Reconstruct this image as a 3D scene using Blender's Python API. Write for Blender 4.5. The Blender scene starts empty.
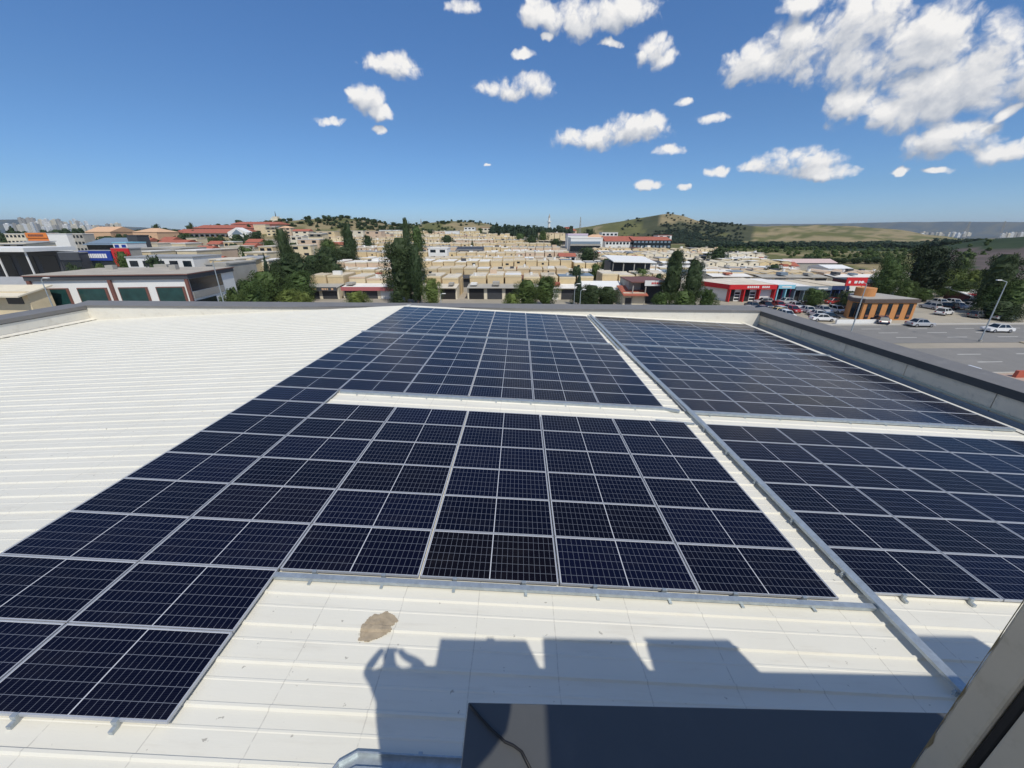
import bpy, bmesh, math, random
from mathutils import Vector, Matrix, Euler, noise
random.seed(7)
R = random.Random(11)
SC = bpy.context.scene
COL = SC.collection
rad = math.radians

# ------------------------------------------------------------------ camera, sky, sun, exposure
H = 4.866; PITCH = 0.3753; YAW = -0.0193; F_PX = 385.5
cam = bpy.data.cameras.new('camera'); cam.sensor_width = 36; cam.lens = F_PX/1024*36
cam.clip_start = 0.02; cam.clip_end = 40000
camo = bpy.data.objects.new('camera', cam); COL.objects.link(camo)
camo.location = (0, 0, H); camo.rotation_euler = (math.pi/2-PITCH, 0, -YAW)
SC.camera = camo
_cp, _sp, _cy, _sy = math.cos(PITCH), math.sin(PITCH), math.cos(YAW), math.sin(YAW)
VF = Vector((_sy*_cp, _cy*_cp, -_sp)); VR = Vector((_cy, -_sy, 0)); VU = VR.cross(VF)
def ray(u, v): return VR*((u-512)/F_PX) - VU*((v-384)/F_PX) + VF
def P(u, v, D): return Vector((0, 0, H)) + ray(u, v)*D       # world point at depth D metres
def onlevel(u, v, z):
    d = ray(u, v); return Vector((0, 0, H)) + d*((z-H)/d.z)
SUN = Vector((.256, -.534, .806)).normalized()
sun = bpy.data.lights.new('sun', 'SUN'); sun.energy = 2.95; sun.angle = rad(.5); sun.color = (1, .945, .835)
suno = bpy.data.objects.new('sun', sun); COL.objects.link(suno)
suno.rotation_euler = (-SUN).to_track_quat('-Z', 'Y').to_euler(); suno.location = (20, -40, 60)
SC.view_settings.view_transform = 'Standard'; SC.view_settings.look = 'None'
SC.view_settings.exposure = 0.27; SC.view_settings.gamma = 1; SC.view_settings.use_curve_mapping = False
SC.cycles.use_denoising = True

class N:                                                   # small node helper
    def __init__(s, tree): s.t = tree; s.n = tree.nodes; s.l = tree.links
    def new(s, typ, **kw):
        n = s.n.new(typ)
        for k, v in kw.items(): setattr(n, k, v)
        return n
    def set(s, sock, v):
        if isinstance(v, bpy.types.NodeSocket): s.l.new(v, sock)
        elif v is not None: sock.default_value = v
    def m(s, op, a, b=None, c=None, clamp=False):
        n = s.new('ShaderNodeMath', operation=op); n.use_clamp = clamp
        s.set(n.inputs[0], a); s.set(n.inputs[1], b)
        if c is not None: s.set(n.inputs[2], c)
        return n.outputs[0]
    def vm(s, op, a, b=None, out=0):
        n = s.new('ShaderNodeVectorMath', operation=op); s.set(n.inputs[0], a); s.set(n.inputs[1], b)
        return n.outputs[out]
    def mix(s, f, a, b, blend='MIX'):
        n = s.new('ShaderNodeMix', data_type='RGBA', blend_type=blend)
        s.set(n.inputs[0], f); s.set(n.inputs[6], a); s.set(n.inputs[7], b); return n.outputs[2]
    def noise(s, vec, scale, detail=4, rough=.55, dist=0):
        n = s.new('ShaderNodeTexNoise'); s.set(n.inputs['Vector'], vec)
        n.inputs['Scale'].default_value = scale; n.inputs['Detail'].default_value = detail
        n.inputs['Roughness'].default_value = rough; n.inputs['Distortion'].default_value = dist
        return n.outputs[0]
    def ramp(s, f, lo, hi):
        n = s.new('ShaderNodeMapRange', interpolation_type='SMOOTHSTEP'); s.set(n.inputs[0], f)
        n.inputs[1].default_value = lo; n.inputs[2].default_value = hi; return n.outputs[0]

W = bpy.data.worlds.new('World'); SC.world = W; W.use_nodes = True; W.cycles.sampling_method = 'MANUAL'; W.cycles.sample_map_resolution = 256
k = N(W.node_tree); k.n.clear()
sky = k.new('ShaderNodeTexSky', sky_type='NISHITA'); sky.sun_disc = False
sky.sun_elevation = rad(53.7); sky.sun_rotation = math.atan2(SUN.x, SUN.y)
sky.altitude = 900; sky.air_density = 1.0; sky.dust_density = .3; sky.ozone_density = 2.5
tc = k.new('ShaderNodeTexCoord'); dirv = k.vm('NORMALIZE', tc.outputs['Generated'])
sx = k.new('ShaderNodeSeparateXYZ'); k.l.new(dirv, sx.inputs[0])
az = k.m('ARCTAN2', sx.outputs[0], sx.outputs[1]); el = k.m('ARCSINE', sx.outputs[2])
cx = k.new('ShaderNodeCombineXYZ'); k.l.new(az, cx.inputs[0]); k.l.new(el, cx.inputs[1]); pv = cx.outputs[0]
CLOUDS = [(752,66,30,20),(805,48,46,32),(862,28,56,30),(925,42,62,38),(992,55,46,38),(937,92,48,17),(1040,70,40,30),
 (857,106,33,21),(884,118,26,15),(955,136,58,19),(1015,150,40,13),(1014,108,13,9),(795,161,46,14),(753,167,18,7),(824,171,28,8),
 (716,172,13,7),(582,138,32,12),(637,130,34,16),(667,151,18,6),(712,116,19,5),(682,103,9,5),(652,48,22,16),(664,60,16,10),
 (540,15,20,18),(580,18,56,20),(628,8,38,18),(545,38,7,5),(515,86,35,12),(524,56,9,5),(610,42,8,4),(648,186,17,5),(685,188,8,4),
 (942,170,17,4),(897,170,9,5),(392,68,27,14),(365,98,17,15),(379,112,17,8),(377,128,9,4),(334,121,17,5),(460,5,14,9),(485,165,4,2),(800,8,22,14),(890,52,92,34),(965,80,76,40),(915,112,60,18)]
blobs = []
for (u, v, ru, rv) in CLOUDS:
    d = ray(u, v).normalized(); dx = ray(u+ru, v).normalized(); dy = ray(u, v-rv).normalized()
    A = lambda q: (math.atan2(q.x, q.y), math.asin(q.z))
    a0, e0 = A(d); blobs.append((a0, e0, abs(A(dx)[0]-a0)*1.12, abs(A(dy)[1]-e0)*1.12))
# unseen cloud blobs added overhead and behind the photographer as neutral shadow fill
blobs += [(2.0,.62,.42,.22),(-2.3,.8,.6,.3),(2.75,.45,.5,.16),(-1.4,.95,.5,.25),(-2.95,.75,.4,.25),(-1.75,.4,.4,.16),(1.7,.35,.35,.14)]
def field(vec):
    wn = k.new('ShaderNodeTexNoise'); k.l.new(vec, wn.inputs['Vector']); wn.inputs['Scale'].default_value = 11; wn.inputs['Detail'].default_value = 3
    w0 = k.vm('SUBTRACT', wn.outputs[1], (.5, .5, .5)); w1 = k.vm('MULTIPLY', w0, (.05, .032, 0)); q = k.vm('ADD', vec, w1)
    wn = k.new('ShaderNodeTexNoise'); k.l.new(vec, wn.inputs['Vector']); wn.inputs['Scale'].default_value = 48; wn.inputs['Detail'].default_value = 2
    q = k.vm('ADD', q, k.vm('MULTIPLY', k.vm('SUBTRACT', wn.outputs[1], (.5, .5, .5)), (.020, .013, 0)))
    acc = None
    for (a0, e0, ra, re) in blobs:
        s = k.vm('SUBTRACT', q, (a0, e0, 0)); s = k.vm('MULTIPLY', s, (1/ra, 1/re, 0))
        l = k.vm('DOT_PRODUCT', s, s, out=1); f = k.m('SUBTRACT', 1.0, l)
        acc = f if acc is None else k.m('SMOOTH_MAX', acc, f, .35)
    acc = k.m('MAXIMUM', acc, -1.6)
    vo = k.new('ShaderNodeTexVoronoi', feature='F1'); k.l.new(q, vo.inputs['Vector']); vo.inputs['Scale'].default_value = 24
    vo.inputs['Detail'].default_value = 2.2; vo.inputs['Roughness'].default_value = .5; vo.inputs['Lacunarity'].default_value = 2.3
    puff = k.m('MULTIPLY', k.m('SUBTRACT', .84, vo.outputs['Distance']), 1.2)
    n1 = k.m('SUBTRACT', k.noise(vec, 20, 8, .58), .5); n2 = k.m('SUBTRACT', k.noise(q, 62, 5, .6), .5)
    return k.m('ADD', k.m('ADD', k.m('MULTIPLY_ADD', acc, 1.15, .12), k.m('MULTIPLY_ADD', n2, 1.15, k.m('MULTIPLY', n1, 1.9))), puff), acc, n1
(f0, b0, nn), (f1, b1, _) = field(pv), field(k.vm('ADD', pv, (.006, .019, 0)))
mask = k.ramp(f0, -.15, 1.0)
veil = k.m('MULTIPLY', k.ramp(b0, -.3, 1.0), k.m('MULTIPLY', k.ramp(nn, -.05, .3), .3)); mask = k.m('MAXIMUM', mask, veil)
# soft relief: denser above = greyer, open above = bright
sh = k.m('MULTIPLY_ADD', k.m('SUBTRACT', f0, f1),   .36, .50)
bs = k.m('MAXIMUM', k.m('MINIMUM', k.m('SUBTRACT', b0, b1), 1.0), -1.0); sh = k.m('MULTIPLY_ADD', bs, .5, sh, clamp=True)
cl = k.mix(sh, (.40, .45, .54, 1), (1.0, .98, .95, 1))
lowhaze = k.ramp(el, -.02, .42)
skyc = k.new('ShaderNodeHueSaturation'); k.l.new(sky.outputs[0], skyc.inputs['Color']); skyc.inputs['Saturation'].default_value = 1.06
clb = k.vm('SCALE', cl); 
clb_n = k.n[-1]; clb_n.inputs[3].default_value = 0.80/0.15
tr = k.new('ShaderNodeValToRGB'); k.l.new(el, tr.inputs[0]); ce = tr.color_ramp.elements           # clear dry air: less milk near the horizon
ce[0].position = 0; ce[0].color = (.35, .475, .70, 1); ce[1].position = .45; ce[1].color = (.40, .565, .72, 1)
for p_, c_ in ((.08, (.305, .43, .585, 1)), (.22, (.345, .475, .60, 1))):
    e_ = ce.new(p_); e_.color = c_
skyt = k.vm('MULTIPLY', skyc.outputs[0], tr.outputs[0])
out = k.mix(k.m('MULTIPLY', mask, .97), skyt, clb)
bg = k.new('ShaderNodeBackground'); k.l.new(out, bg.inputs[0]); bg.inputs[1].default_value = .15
wo = k.new('ShaderNodeOutputWorld'); k.l.new(bg.outputs[0], wo.inputs[0])

# ------------------------------------------------------------------ materials
MATS = {}
def mat(name, col, rough=.7, metal=0., var=.12, scale=3., bump=0., spec=.4, coord='Object', dirt=None, coat=0):
    if name in MATS: return MATS[name]
    m = bpy.data.materials.new(name); m.use_nodes = True; q = N(m.node_tree); b = q.n['Principled BSDF']
    b.inputs['Roughness'].default_value = rough; b.inputs['Metallic'].default_value = metal
    b.inputs['Specular IOR Level'].default_value = spec; b.inputs['Coat Weight'].default_value = coat
    t = q.new('ShaderNodeTexCoord').outputs[coord]
    n = q.noise(t, scale, 5, .6)
    lo = tuple(c*(1-var*1.6) for c in col)+(1,); hi = tuple(min(1, c*(1+var*1.6)) for c in col)+(1,)
    c = q.mix(n, lo, hi)
    if dirt:
        n2 = q.noise(t, dirt[1], 6, .65); c = q.mix(q.m('MULTIPLY', q.ramp(n2, .5, .75), dirt[2]), c, dirt[0]+(1,))
    q.l.new(c, b.inputs['Base Color'])
    if bump:
        bn = q.new('ShaderNodeBump'); bn.inputs['Strength'].default_value = bump; bn.inputs['Distance'].default_value = .02
        q.l.new(n, bn.inputs['Height']); q.l.new(bn.outputs[0], b.inputs['Normal'])
    MATS[name] = m; return m

def roof_mat():
    m = bpy.data.materials.new('white_roof_sheet'); m.use_nodes = True; q = N(m.node_tree); b = q.n['Principled BSDF']
    t = q.new('ShaderNodeTexCoord').outputs['Object']; s = q.new('ShaderNodeSeparateXYZ'); q.l.new(t, s.inputs[0])
    n = q.noise(t, .6, 6, .6); n2 = q.noise(q.vm('MULTIPLY', t, (.35, 3, 1)), 2.5, 6, .65); n3 = q.noise(t, 14, 4, .7)
    c = q.mix(n, (.645, .625, .54, 1), (.74, .72, .645, 1))
    c = q.mix(q.m('MULTIPLY', q.ramp(n2, .52, .78), .35), c, (.52, .48, .40, 1))
    # lap seams across the sheets every ~1.07 m, thin dust lines of uneven strength
    fx = q.m('FRACT', q.m('DIVIDE', q.m('ADD', s.outputs[0], q.m('MULTIPLY', q.noise(t, .9, 2), .05)), 1.07))
    ln = q.m('LESS_THAN', q.m('ABSOLUTE', q.m('SUBTRACT', fx, .5)), .0065)
    ln = q.m('MULTIPLY', ln, q.ramp(n3, .3, .6)); c = q.mix(q.m('MULTIPLY', ln, .45), c, (.33, .31, .27, 1))
    # loose dirt specks
    sp = q.ramp(q.noise(t, 10, 3, .55), .70, .745); c = q.mix(q.m('MULTIPLY', sp, .6), c, (.20, .18, .15, 1))
    q.l.new(c, b.inputs['Base Color']); b.inputs['Roughness'].default_value = .5; b.inputs['Specular IOR Level'].default_value = .35
    bn = q.new('ShaderNodeBump'); bn.inputs['Strength'].default_value = .12; bn.inputs['Distance'].default_value = .02
    q.l.new(n2, bn.inputs['Height']); q.l.new(bn.outputs[0], b.inputs['Normal'])
    return m
def cell_mat():
    m = bpy.data.materials.new('solar_cells'); m.use_nodes = True; q = N(m.node_tree); b = q.n['Principled BSDF']
    uv = q.new('ShaderNodeTexCoord').outputs['UV']; s = q.new('ShaderNodeSeparateXYZ'); q.l.new(uv, s.inputs[0])
    oi = q.new('ShaderNodeObjectInfo').outputs['Random']
    def lines(coord, n, w):
        f = q.m('FRACT', q.m('MULTIPLY', coord, n)); d = q.m('MINIMUM', f, q.m('SUBTRACT', 1., f))
        return q.m('LESS_THAN', d, w)
    gu = lines(s.outputs[0], 24, .030); gv = lines(s.outputs[1], 6, .022)
    # faint busbar wires running across each cell row
    bb = lines(s.outputs[1], 54, .06)
    mid = q.m('LESS_THAN', q.m('ABSOLUTE', q.m('SUBTRACT', s.outputs[0], .5)), .0036)
    edge = q.m('MAXIMUM', q.m('GREATER_THAN', q.m('ABSOLUTE', q.m('SUBTRACT', s.outputs[0], .5)), .4955), q.m('GREATER_THAN', q.m('ABSOLUTE', q.m('SUBTRACT', s.outputs[1], .5)), .492))
    hue = q.mix(q.ramp(oi, .72, 1.0), (.0022, .0036, .0170, 1), (.0068, .0052, .0080, 1))
    n = q.noise(q.vm('ADD', uv, q.vm('SCALE', (7., 3., 0.))), 2.2, 2)
    hue = q.mix(q.m('MULTIPLY', n, .5), hue, (.0035, .0050, .019, 1))
    oi2 = q.m('FRACT', q.m('MULTIPLY', oi, 17.3)); hue = q.vm('SCALE', hue); q.l.new(q.m('MULTIPLY_ADD', oi2, .45, .5), hue.node.inputs[3])
    dn = q.ramp(q.noise(q.vm('ADD', uv, q.vm('SCALE', q.new('ShaderNodeObjectInfo').outputs['Location'])), 2.6, 6, .7), .45, .8); hue = q.mix(q.m('MULTIPLY', dn, .022), hue, (.30, .27, .22, 1))
    c = q.mix(q.m('MULTIPLY', bb, .06), hue, (.20, .21, .24, 1))
    g = q.m('MAXIMUM', gu, gv); c = q.mix(q.m('MULTIPLY', g, .42), c, (.30, .33, .40, 1))
    c = q.mix(q.m('MAXIMUM', mid, edge), c, (.50, .52, .56, 1))
    q.l.new(c, b.inputs['Base Color']); b.inputs['Roughness'].default_value = .16; b.inputs['IOR'].default_value = 1.42
    b.inputs['Specular IOR Level'].default_value = .14
    d = q.noise(uv, 3, 5, .7); q.l.new(q.m('MULTIPLY_ADD', d, .16, .10), b.inputs['Roughness'])
    return m
M_ROOF = roof_mat(); M_CELL = cell_mat()
M_ALU = mat('anodised_aluminium', (.47, .49, .53), .38, .35, .05, 6)
M_GALV = mat('galvanised_steel', (.42, .47, .50), .42, .55, .22, 9, dirt=((.62, .65, .66), 22, .5))
M_COPE = mat('grey_coping', (.195, .188, .178), .5, .1, .10, .9, dirt=((.26, .25, .235), 2, .5))
M_DFASC = mat('dark_fascia', (.055, .06, .066), .55, .1, .15, 2)
M_CREAM = mat('cream_wall_sheet', (.70, .67, .59), .55, 0, .06, .7, dirt=((.5, .46, .38), 2.4, .5))
M_GREYW = mat('grey_wall_panel', (.70, .62, .50), .6, 0, .10, 1.1, dirt=((.25, .25, .24), 3, .45))
M_GUT = mat('gutter_lining', (.20, .24, .29), .45, .2, .2, 2)
M_DARK = mat('dark_gap', (.02, .02, .022), .8)
M_RUB = mat('black_rubber', (.012, .012, .013), .6)

# ------------------------------------------------------------------ mesh helpers
class MB:
    def __init__(s): s.v = []; s.f = []; s.uv = None
    def add(s, vs, fs):
        o = len(s.v); s.v += [tuple(p) for p in vs]; s.f += [tuple(i+o for i in f) for f in fs]; return s
    def box(s, x0, x1, y0, y1, z0, z1, M=None):
        vs = [Vector(p) for p in ((x0,y0,z0),(x1,y0,z0),(x1,y1,z0),(x0,y1,z0),(x0,y0,z1),(x1,y0,z1),(x1,y1,z1),(x0,y1,z1))]
        if M: vs = [M @ p for p in vs]
        return s.add(vs, [(0,3,2,1),(4,5,6,7),(0,1,5,4),(1,2,6,5),(2,3,7,6),(3,0,4,7)])
    def prism(s, poly, y0, y1, M=None):                     # polygon in x,z extruded along y
        n = len(poly); vs = [Vector((x, y0, z)) for x, z in poly]+[Vector((x, y1, z)) for x, z in poly]
        if M: vs = [M @ p for p in vs]
        return s.add(vs, [tuple(range(n)), tuple(range(2*n-1, n-1, -1))]+[(i, i+n, (i+1) % n+n, (i+1) % n) for i in range(n)])
    def tube(s, pts, r, n=8, cap=True):
        pts = [Vector(p) for p in pts]; rr = r if isinstance(r, (list, tuple)) else [r]*len(pts); o = len(s.v)
        for i, p in enumerate(pts):
            t = (pts[min(i+1, len(pts)-1)]-pts[max(i-1, 0)]).normalized()
            a = t.cross(Vector((0, 0, 1)) if abs(t.z) < .9 else Vector((1, 0, 0))).normalized(); b = t.cross(a)
            for j in range(n):
                w = 2*math.pi*j/n; s.v.append(tuple(p+(a*math.cos(w)+b*math.sin(w))*rr[i]))
        for i in range(len(pts)-1):
            for j in range(n):
                s.f.append((o+i*n+j, o+i*n+(j+1) % n, o+(i+1)*n+(j+1) % n, o+(i+1)*n+j))
        if cap: s.f.append(tuple(o+j for j in range(n))[::-1]); e = o+(len(pts)-1)*n; s.f.append(tuple(e+j for j in range(n)))
        return s
    def cyl(s, x, y, z0, z1, r, n=16, r1=None): return s.tube([(x, y, z0), (x, y, z1)], [r, r if r1 is None else r1], n)
    def mesh(s, name, m, smooth=False):
        me = bpy.data.meshes.new(name); me.from_pydata(s.v, [], s.f); me.update()
        bm = bmesh.new(); bm.from_mesh(me); bmesh.ops.recalc_face_normals(bm, faces=bm.faces); bm.to_mesh(me); bm.free()
        for x in (m if isinstance(m, (list, tuple)) else [m]): me.materials.append(x)
        if smooth:
            for p in me.polygons: p.use_smooth = True
        return me
    def build(s, name, m, parent=None, smooth=False, bevel=0):
        o = bpy.data.objects.new(name, s.mesh(name, m, smooth)); COL.objects.link(o)
        if parent: o.parent = parent
        if bevel:
            b = o.modifiers.new('bevel', 'BEVEL'); b.width = bevel; b.segments = 2; b.limit_method = 'ANGLE'
        return o
def tag(o, label, cat, group=None, kind=None):
    if label: o['label'] = label
    if cat: o['category'] = cat
    if group: o['group'] = group
    if kind: o['kind'] = kind
    return o
def thing(name, label, cat, loc=(0, 0, 0), rz=0, group=None):
    o = bpy.data.objects.new(name, None); COL.objects.link(o); o.location = loc; o.rotation_euler = (0, 0, rz); o.empty_display_size = .1
    return tag(o, label, cat, group)
def dup(root, loc=None, rz=None, label=None, group=None):
    r = root.copy(); COL.objects.link(r)
    if loc is not None: r.location = loc
    if rz is not None: r.rotation_euler = (0, 0, rz)
    if label: r['label'] = label
    if group: r['group'] = group
    for ch in list(root.children):
        c = ch.copy(); COL.objects.link(c); c.parent = r
        for g in list(ch.children):
            d = g.copy(); COL.objects.link(d); d.parent = c
    return r
ORD = ['first','second','third','fourth','fifth','sixth','seventh','eighth','ninth','tenth','eleventh','twelfth','thirteenth','fourteenth','fifteenth','sixteenth','seventeenth','eighteenth','nineteenth','twentieth']
def ordn(i): return ORD[i] if i < 20 else 'twenty '+ORD[i-20] if i < 29 else 'thirtieth' if i == 29 else 'thirty '+ORD[i-30]

# ------------------------------------------------------------------ terrain
def lerp(xs, ys, x):
    if x <= xs[0]: return ys[0]
    for i in range(1, len(xs)):
        if x <= xs[i]:
            t = (x-xs[i-1])/(xs[i]-xs[i-1]); return ys[i-1]+(ys[i]-ys[i-1])*t
    return ys[-1]
def sstep(a, b, x):
    t = max(0, min(1, (x-a)/(b-a))); return t*t*(3-2*t)
YC = [0,112,152,185,218,252,288,325,365,420,520,800,1400,3000,12000]; ZC = [-12,-12,-11.2,-9.9,-8.9,-7.8,-6.4,-4.5,-2.4,-.5,0,-4,-12,-25,-25]
YR = [0,112,140,167,204,242,300,420,700,1400,3000,12000]; ZR = [-12,-12,-12,-11.4,-10.2,-9.2,-9,-10,-13,-18,-28,-30]
YL = [0,120,200,300,400,520,800,1400,3000,12000]; ZL = [-12,-12,-11,-7,-2,0,-6,-14,-26,-28]
# skylines of the hills: distance, spread, [(u, v)...]
HILLS = [
 (640,150,[(180,233),(240,227),(285,221.5),(310,219.5),(345,218),(372,221.5),(400,227),(430,223.5),(455,221.5),(482,223),(512,229),(550,234)]),
 (1100,230,[(530,235),(585,227),(620,221.5),(650,216.5),(664,214),(672,213.5),(684,216),(697,221),(712,223.5),(735,223.5),(752,226),(790,228),(840,232),(900,238)]),
 (1700,350,[(690,234),(750,227),(800,225.3),(850,225.8),(890,229),(930,235),(975,240)]),
 (7600,900,[(460,231),(700,227),(750,224),(800,224),(850,223.3),(900,222),(960,221.7),(1024,222),(1300,223),(1500,226)]),
 (6000,900,[(-500,226),(-200,222),(0,219.7),(22,219.2),(45,222.5),(110,226),(200,230)]),
 (520,110,[(925,247),(960,243),(985,239.5),(1024,237),(1150,231),(1400,228)])]
HP = []
for D, sg, pts in HILLS:
    q = []
    for u, v in pts:
        d = ray(u, v); hd = math.hypot(d.x, d.y); q.append((math.atan2(d.x, d.y), d.z/hd*D+H))
    HP.append((D, sg, [a for a, _ in q], [z for _, z in q]))
def T(x, y, fine=True):
    yy = math.hypot(x*.35, y) if y > 0 else -y*.2
    c = lerp(YC, ZC, yy); r = lerp(YR, ZR, yy); l = lerp(YL, ZL, yy)
    wr = sstep(25, 95, x-yy*.06); wl = sstep(-60, -130, x+yy*.1); b = c*(1-wr-wl)+r*wr+l*wl if wr+wl <= 1 else r
    rr = math.hypot(x, y); a = math.atan2(x, y)
    z = b
    if rr > 250 and y > 0:
        for D, sg, A, Z in HP:
            if A[0] < a < A[-1]:
                w = math.exp(-((rr-D)/(sg*(1 if rr > D else .85)))**2)
                fade = min(1, (a-A[0])/.03, (A[-1]-a)/.03 if A[-1] < .9 else 1)
                zz = lerp(A, Z, a)
                z = max(z, b+(zz-b)*w*fade)
        if fine and rr > 400: z += noise.noise(Vector((x*.02, y*.02, 0)))*min(3.5, rr*.002)
    return z
def u_of(x, y):
    d = Vector((x, y, -1)); return 512+F_PX*(d.dot(VR)/max(.1, d.dot(VF)))
def biome(x, y, z):
    rr = math.hypot(x, y); a = math.atan2(x, y); u = 512+F_PX*math.tan(a+.0193)*1.04 if abs(a) < 1.4 else 0
    n = noise.noise(Vector((x*.012, y*.012, 3)))+.5*noise.noise(Vector((x*.05, y*.05, 9)))
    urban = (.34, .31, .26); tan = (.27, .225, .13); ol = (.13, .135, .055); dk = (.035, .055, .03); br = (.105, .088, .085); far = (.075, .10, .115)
    if rr < 440:
        if u > 940 and rr > 235: return br if n < .35 else dk
        if x > 60 and rr > 215: return ol if n > -.2 else tan
        return urban
    if rr < 820:
        if u > 930: return dk if rr > 440 else br
        if u > 560 and rr > 430: return dk if (u > 720 and rr < 640 and n > -.4) or n > .4 else (ol if n > -.3 else tan)
        return ol if n > .05 else tan
    if rr < 1380:
        if 600 < u < 745:
            if z > 24+n*6 and u > 655: return tan
            return (.07, .078, .045) if n > -.3 and u > 632+n*20 else ol
        if u >= 745: return tan if n > .0 else ol
        return tan if n > 0 else ol
    if rr < 2600:
        return tan if n > -.05 else ol
    return far if n > -.1 else (.12, .13, .115)  # haze blue painted into the colour of the most distant land
def build_ground():
    ang = [-1.35+i*2.7/300 for i in range(301)]+[1.35+(i+1)*(2*math.pi-2.7)/24 for i in range(23)]
    rs = [0.5, 20, 40]+[60*1.0395**i for i in range(140)]
    v = []; cols = []
    for r in rs:
        for a in ang:
            x, y = r*math.sin(a), r*math.cos(a); z = T(x, y); v.append((x, y, z)); cols.append(biome(x, y, z))
    na = len(ang); f = []
    for i in range(len(rs)-1):
        for j in range(na):
            f.append((i*na+j, (i+1)*na+j, (i+1)*na+(j+1) % na, i*na+(j+1) % na))
    me = bpy.data.meshes.new('ground'); me.from_pydata(v, [], f); me.update()
    ca = me.color_attributes.new('land', 'FLOAT_COLOR', 'POINT')
    for i, c in enumerate(cols): ca.data[i].color = c+(1,)
    for p in me.polygons: p.use_smooth = True
    m = bpy.data.materials.new('land'); m.use_nodes = True; q = N(m.node_tree); b = q.n['Principled BSDF']
    at = q.new('ShaderNodeAttribute', attribute_name='land').outputs[0]
    t = q.new('ShaderNodeTexCoord').outputs['Object']
    n1 = q.noise(t, .035, 7, .65); n2 = q.noise(t, .4, 5, .6)
    c = q.mix(q.ramp(n1, .3, .7), q.vm('MULTIPLY', at, (.72, .76, .72)), q.vm('MULTIPLY', at, (1.25, 1.2, 1.2)))
    c = q.mix(q.m('MULTIPLY', n2, .5), c, q.vm('MULTIPLY', at, (.8, .8, .8)))
    q.l.new(c, b.inputs['Base Color']); b.inputs['Roughness'].default_value = .95; b.inputs['Specular IOR Level'].default_value = .1
    me.materials.append(m); o = bpy.data.objects.new('ground', me); COL.objects.link(o); o['kind'] = 'structure'
build_ground()

# ------------------------------------------------------------------ the roof we look over
SX, SY = .0496, .0073
def plane(x, y): return -SX*x-SY*y                           # top of the solar panels
DZ = .105; XR = -7.75; YF = 27.1; YB = -14
def zroof(x, y): return (plane(x, y) if x > XR else plane(XR, y)-SX*(XR-x))-DZ
wh = thing('warehouse_building', 'large warehouse with white ribbed metal roof carrying the solar panels', 'building', (0, 0, 0))
def slope(xa, xb):
    prof = []; y = YB; p = .475
    while y < YF:
        prof += [(y, 0), (y+.205, 0), (y+.215, .005), (y+.235, .005), (y+.245, 0), (y+.40, 0), (y+.418, .026), (y+.447, .026), (y+.465, 0)]
        y += p
    prof = [(a, b) for a, b in prof if a < YF]+[(YF, 0)]
    mb = MB(); n = len(prof)
    for x in (xa, xb):
        for a, b in prof: mb.v.append((x, a, zroof(x, a)+b))
    mb.f = [(i, i+1, n+i+1, n+i) for i in range(n-1)]
    return mb
slope(XR, 15.80).build('roof', M_ROOF, wh); slope(-31, XR).build('roof', M_ROOF, wh)
# ridge flashing
mb = MB(); z0 = lambda y: zroof(XR, y)+.036
mb.add([(XR-.16, YB, z0(YB)-.004), (XR, YB, z0(YB)+.006), (XR+.16, YB, z0(YB)-.004), (XR-.16, YF, z0(YF)-.004), (XR, YF, z0(YF)+.006), (XR+.16, YF, z0(YF)-.004)], [(0,1,4,3), (1,2,5,4)])
mb.build('ridge_flashing', M_ROOF, wh)
def ztop(x): return .02-.2*(x+31)/48
# gutter on the low side
ze = lambda y: zroof(15.80, y)
MB().add([(15.80, YB, ze(YB)-.01), (15.80, YF, ze(YF)-.01), (15.85, YB, ze(YB)-.36), (15.85, YF, ze(YF)-.36), (16.72, YB, ze(YB)-.36), (16.72, YF, ze(YF)-.36), (16.76, YB, -.99), (16.76, YF, -1.14)],
   [(0,1,3,2), (2,3,5,4), (4,5,7,6)]).build('gutter', M_GUT, wh)
mb = MB()                                                    # white eave trim that closes the ribs
mb.add([(15.57, YB, ze(YB)+.045), (15.57, YF, ze(YF)+.045), (15.83, YB, ze(YB)+.035), (15.83, YF, ze(YF)+.035), (15.83, YB, ze(YB)-.06), (15.83, YF, ze(YF)-.06)], [(0,1,3,2), (2,3,5,4)])
mb.build('eave_trim', M_ROOF, wh)
# right parapet: wall panels with joints, ledge, coping
joints = [YB+i*3.35 for i in range(14)]
for i in range(13):
    if joints[i] > YF: break
    y0, y1 = joints[i]+.015, min(joints[i+1]-.015, YF)
    if y1 > -3: MB().box(16.8, 17.2, y0, y1, -12.3, -.30).build('parapet_wall', M_GREYW, wh)
MB().box(16.84, 17.16, YB, YF, -12.3, -.45).build('wall_core', M_DARK, wh)
MB().box(16.73, 16.79, YB, YF, -1.02, -.955).build('wall_ledge', mat('ledge', (.42, .45, .38), .6), wh)
def coping(x0, x1, y0, y1, zin, zout, fas, axis):           # sloping metal cap with a down-turned inner face
    mb = MB()
    if axis == 'y': prof = [(x0, zin), (x1, zout), (x1, zout-.25), (x0, zin-fas)]; mb.prism(prof, y0, y1)
    else:
        a = [(x0, y0, zin[0]), (x0, y1, zout[0]), (x0, y1, zout[0]-.25), (x0, y0, zin[0]-fas), (x1, y0, zin[1]), (x1, y1, zout[1]), (x1, y1, zout[1]-.25), (x1, y0, zin[1]-fas)]
        mb.add(a, [(0,1,2,3), (7,6,5,4), (0,4,5,1), (1,5,6,2), (2,6,7,3), (3,7,4,0)])
    return mb
mb = MB()                                                    # its level sinks a little towards the far corner
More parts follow.
